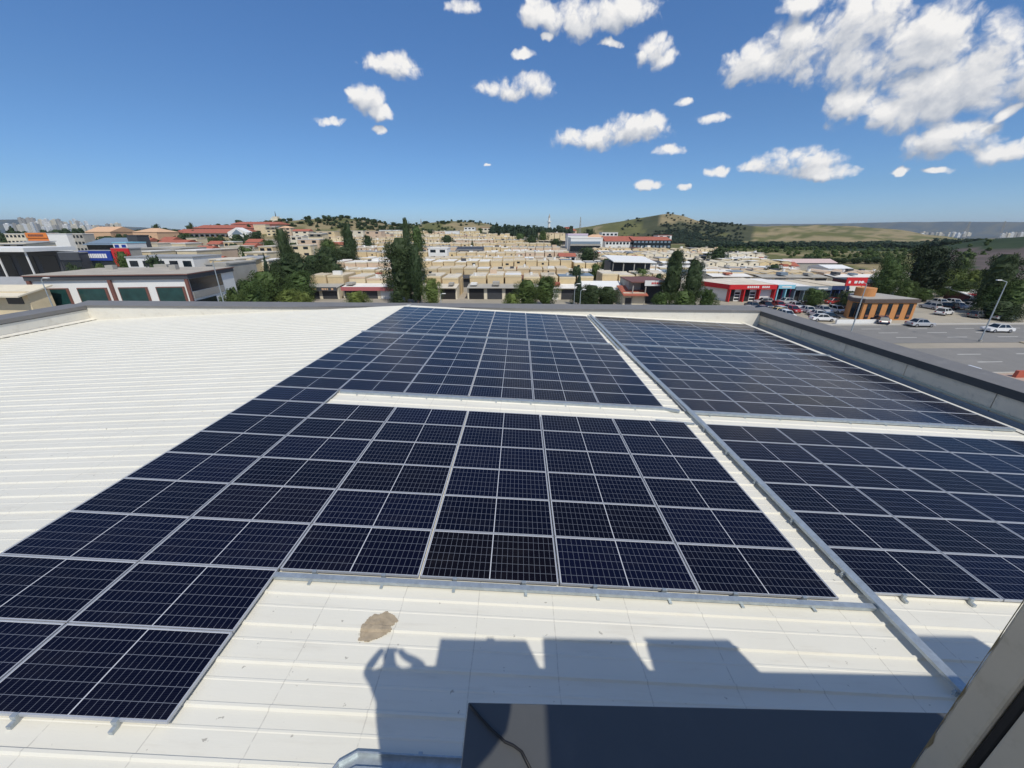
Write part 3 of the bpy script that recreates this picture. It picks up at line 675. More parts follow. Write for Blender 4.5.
# ------------------------------------------------------------------ ordinary buildings
def house(name, u0, u1, v, y, dep, wm, rm, kind, label, cat='building', rz=0, rh=None, wins=0, door=False, group=None, wmat=None, zb=None, base_up=0):
    a, b = at(u0, v, y), at(u1, v, y); L = max(1.5, b.x-a.x); g = zb if zb is not None else min(T(a.x, y), T(b.x, y), T(a.x, y+dep))-.1
    zt = (a.z+b.z)/2-g; r = thing(name, label, cat, (a.x, y, g), rz, group)
    rh = rh if rh is not None else (min(2.5, .16*dep+.4) if kind in ('gable', 'hip') else .3)
    hw = max(1.8, zt-rh)
    MB().box(0, L, 0, dep, 0, hw).build('wall', wm, r)
    o = .35
    if kind == 'flat':
        MB().box(-.15, L+.15, -.15, dep+.15, hw+.003, hw+rh).build('roof', rm, r)
    elif kind == 'gable':
        MB().add([(-o, -o, hw-.05), (L+o, -o, hw-.05), (-o, dep/2, hw+rh), (L+o, dep/2, hw+rh), (-o, dep+o, hw-.05), (L+o, dep+o, hw-.05)], [(0,1,3,2), (2,3,5,4), (0,2,4), (1,5,3), (0,4,5,1)]).build('roof', rm, r)
    elif kind == 'gablef':
        MB().add([(-o, -o, hw-.05), (-o, dep+o, hw-.05), (L/2, -o, hw+rh), (L/2, dep+o, hw+rh), (L+o, -o, hw-.05), (L+o, dep+o, hw-.05)], [(0,2,3,1), (2,4,5,3), (0,4,2), (1,3,5), (0,1,5,4)]).build('roof', rm, r)
    elif kind == 'hip':
        k_ = min(dep/2, L/3)
        MB().add([(-o, -o, hw-.05), (L+o, -o, hw-.05), (L+o, dep+o, hw-.05), (-o, dep+o, hw-.05), (k_, dep/2, hw+rh), (L-k_, dep/2, hw+rh)], [(0,1,5,4), (1,2,5), (2,3,4,5), (3,0,4), (0,3,2,1)]).build('roof', rm, r)
    elif kind == 'shed':
        MB().add([(-o, -o-1, hw-.6), (L+o, -o-1, hw-.6), (L+o, dep+o, hw+rh), (-o, dep+o, hw+rh), (-o, -o-1, hw-.4), (L+o, -o-1, hw-.4), (L+o, dep+o, hw+rh+.2), (-o, dep+o, hw+rh+.2)], [(3,2,1,0), (4,5,6,7), (0,1,5,4), (1,2,6,5), (2,3,7,6), (3,0,4,7)]).build('roof', rm, r)
    if wins:
        st = max(1, int(round(hw/3.2))); 
        for s in range(st):
            z = hw*(s+.42)/st
            for i in range(wins):
                c = L*(i+.5)/wins; ww = min(.62*L/wins, 2.4)
                MB().box(c-ww/2, c+ww/2, -.05, -.002, z, z+min(1.4, hw/st*.42)).build('window', wmat or M_GLASS, r)
    if door: MB().box(L*.1, L*.1+min(3, L*.3), -.06, -.002, 0, min(2.8, hw*.6)).build('door', M_SHUT, r)
    return r
# white showroom with brown framed windows
def showroom():
    a = at(33, 273.5, 60); b = at(178, 272, 60.5); zt = a.z; g = -12; L = b.x-a.x; h = zt-g
    r = thing('car_showroom', 'white flat roofed showroom with brown frames and large teal windows', 'building', (a.x, 59, g), rad(8))
    D = 13
    MB().box(.02, L-.02, .02, D, 0, h-1.0).build('wall', M_WHITE, r)
    MB().box(-.25, L+.25, -.3, D, h-.98, h-.35).build('fascia', M_DGREY, r)
    MB().box(-.4, L+.4, -.45, D+.2, h-.345, h-.22).build('roof_edge', M_BROWN, r)
    rr = MB().box(-.3, L+.3, -.3, D+.1, h-.215, h-.15).build('roof', mat('dusty_flat_roof', (.40, .365, .31), .95, 0, .25, .35, dirt=((.25, .23, .2), .7, .6)), r)
    for x0, w, d, hh in ((4, 1.2, 9, .7), (9, 2.2, 13, .5), (15.5, 1, 7, .8), (18.5, 2.5, 14, .6)): MB().box(x0, x0+w, d, d+1, h-.149, h-.15+hh).build('roof_unit', M_CONC, r)
    for x in (-.1, L*.5-.2, L-.35): MB().box(x, x+.45, -.32, .015, 0, h-.99).build('column', M_BROWN, r)
    n = 4; cw = L/n
    for i in range(n):
        x0 = i*cw+(.95 if i % 2 == 0 else .75); x1 = x0+cw-1.75
        f = MB().box(x0-.12, x1+.22, -.14, .012, h-6.4, h-2.15).build('window_frame', M_BROWN, r)
        MB().box(x0, x1-.1, -.17, -.143, h-6.3, h-2.3).build('pane', M_TEAL, f)
        m = MB()
        for q in range(1, 4): m.box(x0+(x1-x0)*q/4-.03, x0+(x1-x0)*q/4+.03, -.19, -.172, h-6.3, h-2.3)
        m.box(x0, x1-.1, -.19, -.172, h-4.1, h-4.02)
    # dark glazed side towards the trees
    MB().box(L, L+.06, .3, 9, h-3.0, h-1.05).build('side_glazing', M_GLASS, r)
    MB().box(L, L+.10, .3, 9, h-4.1, h-3.1).build('side_band', M_CONC, r)
    MB().box(L, L+.06, .3, 6, h-6, h-4.5).build('side_glazing', M_GLASS, r)
showroom()
house('concrete_annex', 205, 224, 263.5, 82, 10, M_CONC, M_CONC, 'flat', 'bare grey concrete block behind the white showroom')
house('cream_hall', -45, 27, 278, 60, 4, WALLS[3], ROOFS[3], 'gable', 'cream hall with low gable roof beside the white showroom', rh=1.2, wins=4)
house('cream_hall', -60, 24, 289, 55, 3, WALLS[1], WALLS[3], 'shed', 'low cream lean-to in front of the cream gabled hall', rh=.4, wins=3)
# service station and dark showrooms behind
def station():
    a = at(-90, 247, 122); b = at(48, 249.8, 122); g = T(a.x, 118); L = b.x-a.x; h = a.z-g
    r = thing('fuel_station', 'long building with white slab canopy on posts over dark glazing', 'building', (a.x, 118, g), 0)
    MB().box(0, L, 6, 11, 0, h-1.4).build('wall', M_DGREY, r); MB().box(-1, L+1, -3, 11, h-1.1, h).build('canopy', M_WHITE, r)
    for i in range(6): MB().box(L*i/5-.16, L*i/5+.16, -2.2, -1.9, 0, h-1.11).build('column', M_WHITE, r)
    for i in range(6):
        MB().box(L*(i+.12)/6, L*(i+.88)/6, 5.9, 5.99, .3, h-2.6).build('window', M_GLASS, r)
station()
def sign_hall(name, u0, u1, v, y, dep, wm, sm, lm, label, sh=2.0, gl=True):
    r = house(name, u0, u1, v, y, dep, wm, ROOFS[3], 'flat', label)
    w = r.children[0]; L = max(c[0] for c in w.bound_box); h = max(c[2] for c in w.bound_box)
    MB().box(.0, L, -.35, -.01, h-sh-.3, h-.1).build('sign_board', sm, r)
    q = MB(); x = L*.12
    while x < L*.8:
        ww = L*R.uniform(.035, .07); q.box(x, x+ww, -.40, -.352, h-sh*.75-.2, h-sh*.28-.2); x += ww*1.28
    if lm: q.build('lettering', lm, r)
    if gl: MB().box(L*.04, L*.96, -.1, -.01, .4, h-sh-.7).build('window', M_GLASS, r)
    return r
sign_hall('dark_showroom', 58, 78, 252, 119, 4, M_DGREY, M_DGREY, None, 'charcoal showroom block beside the white canopy posts')
sign_hall('dark_showroom', 79, 110, 250.5, 122, 4, M_DGREY, M_BLUE, M_WHITE, 'dark showroom under a blue sign with white letters', 2.6)
sign_hall('red_awning_shop', 111, 128, 248, 122, 4, M_CONC, M_RED, None, 'small shop with wide faded red awning', 5.0)
sign_hall('orange_hall', 25, 46, 232.6, 220, 6, M_ORANGE, M_ORANGE, M_BROWN, 'bright orange hall with flat roof', 2.4, False)
house('white_hall', 46.5, 66, 233.5, 219, 6, M_WHITE, M_WHITE, 'flat', 'plain white hall adjoining the bright orange hall')
house('grey_hall', 67, 82, 233.5, 222, 6, M_CONC, ROOFS[2], 'flat', 'grey hall adjoining the plain white hall', wins=4)
house('beige_block', 4, 24, 233.5, 235, 12, WALLS[3], ROOFS[2], 'flat', 'pale block beside the orange hall', wins=5)
house('orange_roof_house', 83, 108, 226.5, 330, 24, M_PORANGE, M_PORANGE, 'gable', 'hall with pale orange roof on the city edge', rh=4)
house('orange_roof_house', 131, 155, 228, 330, 22, M_PORANGE, M_PORANGE, 'hip', 'hipped house with pale orange roof near red complex', rh=3)
house('glass_showroom', 84, 124, 238.5, 175, 9, M_GLASS, M_STEELB, 'shed', 'dark glazed hall with sloping blue grey roof', rh=2)
house('dark_cube', 126, 136, 235, 178, 6, M_DGREY, M_DGREY, 'flat', 'dark cube shaped block beside the sloping roof hall')
house('white_signed_block', 112, 126, 242.3, 150, 8, M_WHITE, M_CYAN, 'flat', 'white block with blue stripes behind the red awning', wins=2, wmat=M_BLUE)
house('long_grey_store', 132, 180, 248, 140, 12, M_CONC, M_CONC, 'flat', 'long grey store wall behind the white showroom', wins=6)
house('white_store', 125, 192, 256.5, 100, 10, M_WHITE, ROOFS[3], 'flat', 'long low white store right behind the showroom roof', wins=5)
house('red_roof_store', 152, 180, 240, 200, 14, WALLS[3], M_TILE, 'gable', 'white store with red tiled gable, middle distance', rh=2, wins=6)
# the long red roofed complex on the rise
def complex_():
    y = 395; a = at(172, 221.5, y+60); b = at(250, 221.5, y+60); g = min(T(at(172, 235, y).x, y), T(at(250, 235, y).x, y))-.5
    x0, x1 = at(170, 230, y).x, at(244, 230, y).x; L = x1-x0
    r = thing('red_roof_complex', 'long market complex with stepped red tiled roofs on the rise', 'building', (x0, y, g), 0)
    zs = [at(200, v, y+d).z-g for v, d in ((233.2, 0), (228.2, 26), (224.3, 52), (221.2, 78))]
    MB().box(0, L, 2, 100, 0, zs[0]).build('wall', M_WHITE, r)
    for i in range(3):
        d = i*28; s = .0 if i < 2 else L*.28
        MB().add([(s, d-1, zs[i]+.1), (L, d-1, zs[i]+.1), (L-2, d+14, zs[i+1]-.9), (s+2, d+14, zs[i+1]-.9), (s, d+30, zs[i]+.1), (L, d+30, zs[i]+.1)], [(0,1,2,3), (3,2,5,4), (0,3,4), (1,5,2), (0,4,5,1)]).build('roof', M_TILE, r)
        if i: MB().box(s+1, L-1, d+.3, d+29, zs[i-1]-3, zs[i]-.1).build('wall', WALLS[2], r)
    for i in range(14): MB().box(L*(i+.2)/14, L*(i+.8)/14, 1.8, 1.99, zs[0]*.35, zs[0]*.8).build('window', M_GLASS, r)
    gx0, gx1 = at(228, 235, y-8).x-x0, at(247, 235, y-8).x-x0; gz = at(236, 227.5, y-8).z-g; m = (gx0+gx1)/2
    MB().prism([(gx0, 0), (gx1, 0), (gx1, gz*.62), (m, gz), (gx0, gz*.62)], -8, 1.7).build('gable_front', M_WHITE, r)
    MB().prism([(m-(m-gx0)*.62, gz*.45), (m+(m-gx0)*.62, gz*.45), (m, gz*.85)], -8.2, -8.01).build('gable_glass', M_STEELB, r)
complex_()
# houses scattered among the trees
kinds = [('cream', WALLS[1]), ('pale', WALLS[3]), ('beige', WALLS[0]), ('pink', WALLS[2])]
roofs = [('red tiled', M_TILE, 'gable'), ('dusty flat', ROOFS[0], 'flat'), ('white flat', ROOFS[2], 'flat'), ('orange hipped', M_PORANGE, 'hip'), ('grey shed', ROOFS[3], 'shed')]
spots = [(186,250,118,20,0,2),(203,257,110,16,1,0),(222,259,104,26,2,1),(240,258,108,22,0,4),(255,252,140,22,0,1),(262,260,112,12,1,2),(160,247,150,12,0,1),(178,243,175,14,0,2),(199,246,160,16,1,0),(213,249,150,14,3,1),
 (232,246,170,14,1,1),(246,243,190,12,0,0),(150,243,190,14,1,1),(212,241,215,12,1,0),(191,238,240,10,0,1),(228,241.5,210,10,2,2),(252,239,240,14,3,0),(265,246,170,14,2,1),(259,224.5,420,12,0,2),(270,226.5,400,10,0,4),(284,226,390,12,3,3),(300,229,360,16,1,0),
 (315,233,300,14,0,4),(296,236,270,12,1,2),(308,239,240,22,3,2),(325,231,330,18,2,1),(355,230.5,340,16,1,1),(372,231,345,18,3,1),(300,245,200,20,0,1),(335,242,230,14,2,0),(165,237,280,12,1,0),(140,238,230,12,1,0),(120,238,260,10,0,1),(12,242,150,26,1,4),(145,251,130,10,0,2)]
for i, (u, v, y, w, kw, kr) in enumerate(spots):
    wn, wm = kinds[kw]; rn, rm, rk = roofs[kr]
    near = 'near the leaning poplar' if u > 255 else 'below the red roofed complex' if u > 180 else 'behind the white showroom'
    house('small_house', u-w/2, u+w/2, v, y, R.uniform(7, 10), wm, rm, rk, f'{wn} house, {rn} roof, {near}, {ordn(i)} from the west', rh=None if rk != 'flat' else .3, wins=R.choice([0, 2, 2]), door=R.random() < .5, group='houses among the trees')
# offices right of centre
def glass_office():
    r = house('glass_office', 571, 603, 237.5, 262, 16, M_WHITE, ROOFS[2], 'flat', 'white office with long dark blue glazed bands', rh=.5)
    w = r.children[0]; L = max(c[0] for c in w.bound_box); h = max(c[2] for c in w.bound_box)
    MB().box(-.5, L*.92, -2.0, -.05, h*.12, h*.45).build('window', M_GLASS, r); MB().box(-.5, L*.92, -2.4, -.05, h*.48, h*.58).build('canopy', M_CONC, r); MB().box(0, L*.92, -.3, -.01, h*.6, h*.75).build('window', M_STEELB, r)
glass_office()
house('magenta_sign_roof', 568, 588, 233.6, 292, 14, M_WHITE, mat('pale_violet', (.62, .52, .62), .7), 'flat', 'white hall with pale violet roof band behind glazed office', rh=1.2)
house('orange_block', 587, 608, 234.5, 300, 14, WALLS[4], M_PORANGE, 'hip', 'yellow house with orange roof beside the glazed office', wins=5, rh=2)
house('tiled_office', 606, 637, 236.3, 285, 24, M_WHITE, M_TILE, 'gable', 'long white office with red tiled roof and arcade', wins=9, rh=3.2)
house('tiled_office', 634, 672, 236.8, 282, 22, M_GLASS, M_TILE, 'gable', 'dark blue glazed office under red tiled roof', rh=2.2, wins=10, wmat=M_STEELB)
house('white_penthouse', 602, 618, 232.2, 335, 12, M_WHITE, ROOFS[2], 'flat', 'white block rising behind the red tiled offices', wins=4)
house('white_penthouse', 658, 672, 235.0, 310, 10, M_WHITE, M_TILE, 'flat', 'small white stair house behind dark glazed office', wins=2)
house('tiled_house', 560, 577, 226.8, 470, 14, WALLS[2], M_TILE, 'hip', 'red roofed house beside the minaret', rh=4, wins=3)
house('pale_house', 480, 491, 227.5, 460, 12, WALLS[3], M_TILE, 'flat', 'pale house on the shoulder of the tan hill', wins=3)
house('pale_house', 464, 475, 227.2, 480, 10, M_WHITE, ROOFS[2], 'flat', 'white house on the tan hill', wins=3)
house('white_hall', 445, 459, 231, 400, 14, M_WHITE, M_WHITE, 'flat', 'low white hall under the tan hill')
house('white_hall', 379, 400, 230, 420, 14, M_WHITE, M_WHITE, 'flat', 'low white hall behind the narrow poplar')
house('dark_roof_hall', 456, 482, 247.5, 196, 9, M_CONC, M_DGREY, 'shed', 'long dark grey roofed shed among the beige rows', rh=1)
house('white_villa', 428, 447, 248, 180, 9, M_WHITE, M_WHITE, 'flat', 'white block with two square openings among the beige rows', wins=2)
house('red_roof_shop', 560, 576, 253.5, 176, 9, M_WHITE, M_TILE, 'gable', 'small shop with dark red roof near the car hall', rh=1.2, wins=3)
# car hall and gabled canopy shop
def car_hall():
    y = 128; a = at(613, 260, y); b = at(656, 261.5, y); g = T(a.x, y)-.1; L = b.x-a.x; h = a.z-g
    r = thing('car_hall', 'open dark car hall under a white sheet roof', 'building', (a.x, y, g))
    MB().box(.3, L-.3, 4, 14, 0, h-.9).build('wall', M_DGREY, r)
    MB().add([(0, -1, h-.6), (L, -1, h-.9), (L, 15, h+.1), (0, 15, h+.5), (0, -1, h-.35), (L, -1, h-.65), (L, 15, h+.35), (0, 15, h+.75)], [(3,2,1,0), (4,5,6,7), (0,1,5,4), (1,2,6,5), (2,3,7,6), (3,0,4,7)]).build('roof', M_WHITE, r)
    for i in range(5): MB().box(L*i/4-.15*(i > 0)-.0, L*i/4+.15, -.6, -.3, 0, h-.95).build('column', M_CONC, r)
car_hall()
def canopy_shop():
    y = 97; a = at(645, 280.5, y); b = at(668, 281, y); g = T(a.x, y)-.1; L = b.x-a.x; h = a.z-g
    r = thing('canopy_shop', 'workshop with white sign board on tall dark canopy', 'shop', (a.x-3, y, g))
    MB().box(3, 3+L, 3, 12, 0, h-1).build('wall', M_SHUT, r); MB().box(0, 3, 2.9, 12, 0, h-.6).build('side_wall', M_CONC, r)
    MB().box(3, 3+L, -.25, .02, h-1.25, h).build('sign_board', M_WHITE, r); MB().box(-.2, 3+L+.2, .03, 12.2, h-.55, h-.3).build('roof', M_BROWN, r)
    q = MB()
    for i in range(7): q.box(4.6+i*.42, 4.6+i*.42+.3, -.29, -.252, h-.85, h-.4)
    q.build('lettering', M_RED, r)
    for x in (.2, 3.3, 3+L-.3): MB().box(x, x+.22, -.1, .15, 0, h-1.26).build('column', M_CONC, r)
canopy_shop()
house('lean_to_shop', 624, 646, 289.5, 97, 6, WALLS[3], M_TILE, 'shed', 'low shop with rusty red sloping roof beside the white sign', rh=.8, door=True)
house('lean_to_shop', 583, 622, 284, 104, 5, WALLS[3], M_WHITE, 'shed', 'low shop with white sloping roof behind round bushes', rh=.8, door=True)

# ------------------------------------------------------------------ red shop, its neighbours and the lots
def red_shop():
    y = 103; a = at(728.5, 284.5, y); b = at(775, 285, y); g = T(a.x, y)-.06; L = b.x-a.x; h = a.z-g
    r = thing('red_shop', 'tyre shop with bright red fascia, red pillars and open bays', 'shop', (a.x, y, g), rad(2))
    MB().add([(0, 0, 0), (L, 0, 0), (L, 14, 0), (-5, 10, 0), (0, 0, h-.3), (L, 0, h-.3), (L, 14, h-.3), (-5, 10, h-.3)], [(3,2,1,0), (4,5,6,7), (0,1,5,4), (1,2,6,5), (2,3,7,6), (3,0,4,7)]).build('wall', M_WHITE, r)
    MB().add([(-.2, -1.3, h-.25), (L, -1.3, h-.25), (L, 14, h-.1), (-5.2, 10, h-.1), (-.2, -1.3, h), (L, -1.3, h), (L, 14, h+.2), (-5.2, 10, h+.2)], [(3,2,1,0), (4,5,6,7), (0,1,5,4), (1,2,6,5), (2,3,7,6), (3,0,4,7)]).build('roof', ROOFS[0], r)
    MB().box(-.25, L, -1.45, -1.31, h-1.05, h+.12).build('sign_board', M_RED, r)
    MB().add([(-.3, -1.4, h-1.05), (-5.35, 10, h-1.05), (-5.35, 10, h+.12), (-.3, -1.4, h+.12), (-.42, -1.45, h-1.05), (-5.47, 9.95, h-1.05), (-5.47, 9.95, h+.12), (-.42, -1.45, h+.12)], [(0,1,2,3), (7,6,5,4), (0,4,5,1), (2,6,7,3), (3,7,4,0), (1,5,6,2)]).build('side_sign', M_RED, r)
    q = MB()
    for i in range(6): q.box(4.2+i*.52, 4.2+i*.52+.36, -1.49, -1.452, h-.72, h-.22)
    for i in range(4): q.box(8.0+i*.52, 8.0+i*.52+.36, -1.49, -1.452, h-.72, h-.22)
    q.build('lettering', M_WHITE, r)
    nb = 3; w = L/nb
    for i in range(nb+1): MB().box(i*w-.25*(i > 0), i*w+.28-.25*(i > 0), -1.3, -.02, 0, h-1.06).build('pillar', M_RED, r)
    for i in range(nb):
        if i < 2: MB().box(i*w+.4, i*w+1.9, -.12, -.005, 0, h-1.1).build('open_bay', M_DARK, r)
        f = MB().box(i*w+(2.0 if i < 2 else .5), (i+1)*w-.4, -.14, -.005, .1, h-1.1).build('shop_window', M_WHITE, r)
        m = MB()
        for p_ in range(3):
            for s_ in range(3): m.box(i*w+2.1+p_*(w-2.7)/3, i*w+2.1+p_*(w-2.7)/3+.42, -.17, -.142, .4+s_*.75, .9+s_*.75)
        if i < 2: m.build('pane', M_GLASS, f)
red_shop()
def shop(u0, u1, v, sm, lm, label, wall, bays, y=103.5):
    a = at(u0, v, y); b = at(u1, v, y); g = T(a.x, y)-.06; L = b.x-a.x; h = a.z-g
    r = thing('shop_unit', label, 'shop', (a.x+.05, y, g))
    MB().box(0, L-.1, 0, 14, 0, h-.12).build('wall', wall, r); MB().box(-.02, L-.08, -1.1, 14.1, h-.115, h).build('roof', R.choice(ROOFS[:3]), r)
    MB().box(0, L-.1, -1.25, -1.11, h-.9, h+.08).build('sign_board', sm, r)
    if lm: MB().box(L*.2, L*.75, -1.28, -1.252, h-.62, h-.25).build('lettering', lm, r)
    for i in range(bays):
        w = (L-.1)/bays; MB().box(i*w+.3, (i+1)*w-.3, -.1, -.005, 0, h-1.0).build('shutter', R.choice([M_SHUT, M_GLASS, M_DARK]), r)
        MB().box(i*w, i*w+.25, -1.1, -.02, 0, h-.92).build('pillar', sm, r)
shop(776, 793, 284.5, M_CYAN, M_WHITE, 'shop under cyan and white sign beside the red fascia', M_MAG, 2)
shop(793, 812, 286, M_STEELB, None, 'grey blue shop right after the cyan sign', M_CONC, 2)
shop(812, 829, 286, M_STEELB, M_WHITE, 'grey blue shop with pale lettering, middle of the lot', M_CONC, 2)
shop(829, 846, 285.5, mat('navy_sign', (.02, .04, .12), .5), None, 'navy shop front behind the parking tree', M_STEELB, 2)
shop(846, 870, 287, M_WHITE, None, 'white fronted shop beneath the red billboard', M_SHUT, 2)
def billboard():
    y = 99; a = at(848, 277.5, y); b = at(868, 279, y); L = b.x-a.x; g = T(a.x, y)
    r = thing('red_billboard', 'red billboard with white marks above the shops', 'sign', (a.x, y, g)); h = a.z-g
    MB().box(0, L, 0, .3, h-2.0, h).build('board', M_RED, r)
    for x in (.6, L-.6): MB().cyl(x, .45, 0, h-.3, .1, 8).build('pole', M_CONC, r)
    q = MB()
    for x, w in ((.5, .5), (1.9, .7), (2.9, .4), (3.6, .5)): q.box(x, x+w, -.03, -.001, h-1.4, h-.8)
    q.build('lettering', M_WHITE, r)
billboard()
house('dark_red_hall', 866, 892, 282, 112, 12, mat('maroon_wall', (.10, .03, .035), .8), M_DGREY, 'flat', 'dark maroon hall behind the brick pavilion')
house('violet_hall', 790, 838, 259.5, 180, 10, M_CONC, mat('pinkish_roof', (.55, .42, .40), .9), 'gable', 'grey hall with pinkish roof left of the white tents', rh=1.4)
house('white_tent', 830, 853, 265.8, 160, 12, M_WHITE, M_WHITE, 'gable', 'long bright white tent hall behind the arched workshops', rh=1)
house('red_roof_shop', 786, 800, 262.5, 168, 8, M_WHITE, M_TILE, 'gable', 'white shop with red roof sign at end of arched row', rh=1.4, wins=2)

def pavilion():
    y = 80; g = -12.02
    a = at(866, 299, y); b = at(926, 299, y-1.2); L = b.x-a.x; h = a.z-g
    r = thing('brick_pavilion', 'orange brick pavilion with narrow windows, flat roof and round drum', 'building', (a.x, y, g), rad(3))
    plan = [(0, 0), (L, -.4), (L-1, 7.5), (L*.5, 8.5), (3.2, 7.5), (.6, 4.6), (-.9, 2.0)]
    def pr(pl, z0, z1):
        n = len(pl); return MB().add([(x, yy, z0) for x, yy in pl]+[(x, yy, z1) for x, yy in pl], [tuple(range(n))[::-1], tuple(range(n, 2*n))]+[(i, (i+1) % n, n+(i+1) % n, n+i) for i in range(n)])
    pr(plan, 0, h-.75).build('wall', M_BRICK, r)
    c = Vector((L*.45, 4)); ex = [tuple(c+(Vector(p)-c)*1.06) for p in plan]
    pr(ex, h-.745, h-.05).build('fascia', mat('brown_fascia', (.10, .075, .065), .7), r); pr([tuple(c+(Vector(p)-c)*1.0) for p in plan], h-.045, h+.05).build('roof', M_CONC, r)
    MB().cyl(3.4, 4.2, h+.051, h+1.7, 1.75, 24).build('drum', M_BRICK, r)
    for i in range(5):
        x = L*(i+.55)/5.05; yy = -.4*x/L
        f = MB().box(x-.42, x+.42, yy-.08, yy-.006, .35, h-.95).build('window', M_GLASS, r)
        MB().box(x-.36, x+.36, yy-.12, yy-.081, .75, 1.15).build('sill_panel', M_BROWN, f)
    for i in range(2):
        t = .3+.4*i; p = Vector((0, 0)).lerp(Vector((-.9, 2.0)), t); d = Vector((-.9, 2.0)).normalized(); M = Matrix.Translation((p.x, p.y, 0)) @ Matrix.Rotation(math.atan2(d.y, d.x), 4, 'Z')
        MB().box(-.4, .4, .006, .08, .35, h-.95, M).build('window', M_GLASS, r)
pavilion()

# ------------------------------------------------------------------ road
RZ = rad(2.6); RO = Vector((78, 61.2, 0))
RM = Matrix.Translation(RO) @ Matrix.Rotation(RZ, 4, 'Z')
def sheet(name, x0, x1, y0, y1, z, m, kind='structure'):
    mb = MB(); n = max(1, int((x1-x0)/12))
    for i in range(n+1):
        for yy in (y0, y1):
            p = RM @ Vector((x0+(x1-x0)*i/n, yy, 0)); mb.v.append((p.x, p.y, z))
    mb.f = [(2*i, 2*i+2, 2*i+3, 2*i+1) for i in range(n)]
    o = mb.build(name, m); o['kind'] = kind; return o
sheet('car_park', -75, 130, 15.5, 42, -11.985, mat('dusty_paving', (.36, .325, .26), .95, 0, .18, .12, dirt=((.22, .2, .17), .35, .6)))
sheet('road', -75, 300, 1.6, 14.2, -11.975, M_ASPH); sheet('road', -75, 300, -12.5, -1.4, -11.974, M_ASPH)
sheet('pavement', -75, 300, -22, -12.6, -11.97, mat('pink_paving', (.40, .30, .25), .9, 0, .12, .6))
def kerb(x0, x1, y0, y1, h, m, name='kerb'):
    o = MB().box(x0, x1, y0, y1, -12, -12+h, RM).build(name, m); o['kind'] = 'structure'; return o
kerb(4, 300, -1.35, 1.55, .17, mat('median_soil', (.42, .36, .25), .95, 0, .2, .3), 'median')
kerb(-75, 300, 14.25, 15.4, .15, mat('kerb_stone', (.42, .40, .36), .9)); kerb(-75, 300, -12.9, -12.55, .15, mat('kerb_stone', (.42, .40, .36), .9))
dash = MB()
for yy in (5.2, 8.4, 11.4, -4.6, -8.2):
    x = -60+R.uniform(0, 4)
    while x < 200:
        ps = [RM @ Vector((x+a, yy+b, 0)) for a, b in ((0, -.09), (3.6, -.09), (3.6, .09), (0, .09))]
        dash.add([(p.x, p.y, -11.968) for p in ps], [(0,1,2,3)]); x += 9
o = dash.build('road_markings', M_LINE); o['kind'] = 'structure'
lw = MB().box(-15, -4, 15.6, 15.95, -12, -11.15, RM).build('low_wall', M_WHITE); tag(lw, 'low white wall along the road before the brick pavilion', 'wall')
bar = thing('barrier_row', 'row of red and white road barriers at the near kerb', 'barrier', (0, 0, 0))
for i in range(14):
    MB().prism([(0, 0), (1.7, 0), (1.55, .85), (.15, .85)], -.2, .2, RM @ Matrix.Translation((-17+i*1.9, -14.2, -11.97))).build('barrier', M_WHITE if i in (5, 6) else mat('red_plastic', (.42, .10, .06), .6, 0, .15, 1), bar)
def pole(u, vb, vt, y, label, arm=1.6, name='street_lamp', r0=.11):
    b = at(u, vb, y); g = T(b.x, y); t = at(u, vt, y).z-g
    r = thing(name, label, 'street lamp', (b.x, y, g), group='street lamps')
    MB().tube([(0, 0, 0), (0, 0, t*.6), (0, 0, t)], [r0, r0*.75, r0*.5], 8).build('pole', M_GALV, r); MB().cyl(0, 0, 0, .35, r0*2, 8).build('base', M_CONC, r)
    MB().tube([(0, 0, t), (arm*.5, 0, t+.25), (arm, 0, t+.3)], [r0*.45]*3, 6).build('arm', M_GALV, r); MB().box(arm-.1, arm+.6, -.14, .14, t+.24, t+.36).build('lamp_head', M_WHITE, r)
pole(848, 341, 284, 61.8, 'tall grey street lamp before the brick pavilion', -1.2); pole(980, 341, 282, 63.4, 'tall grey street lamp in the median by the white car', -1.6)
pole(574, 303, 285, 90, 'short lamp pole left of the round bushes', .6); pole(580, 303, 291, 84, 'short lamp pole among the round bushes', .5)
pole(223, 300, 262, 62, 'thin leaning lamp pole at the showroom corner', .8); pole(441, 303, 295, 82, 'low twin lamp before the light green tree', .5); pole(316, 262, 245, 150, 'lamp pole behind the dark tree cluster', .8)
pole(50, 300, 280, 55, 'lamp pole in front of the showroom window', .6)

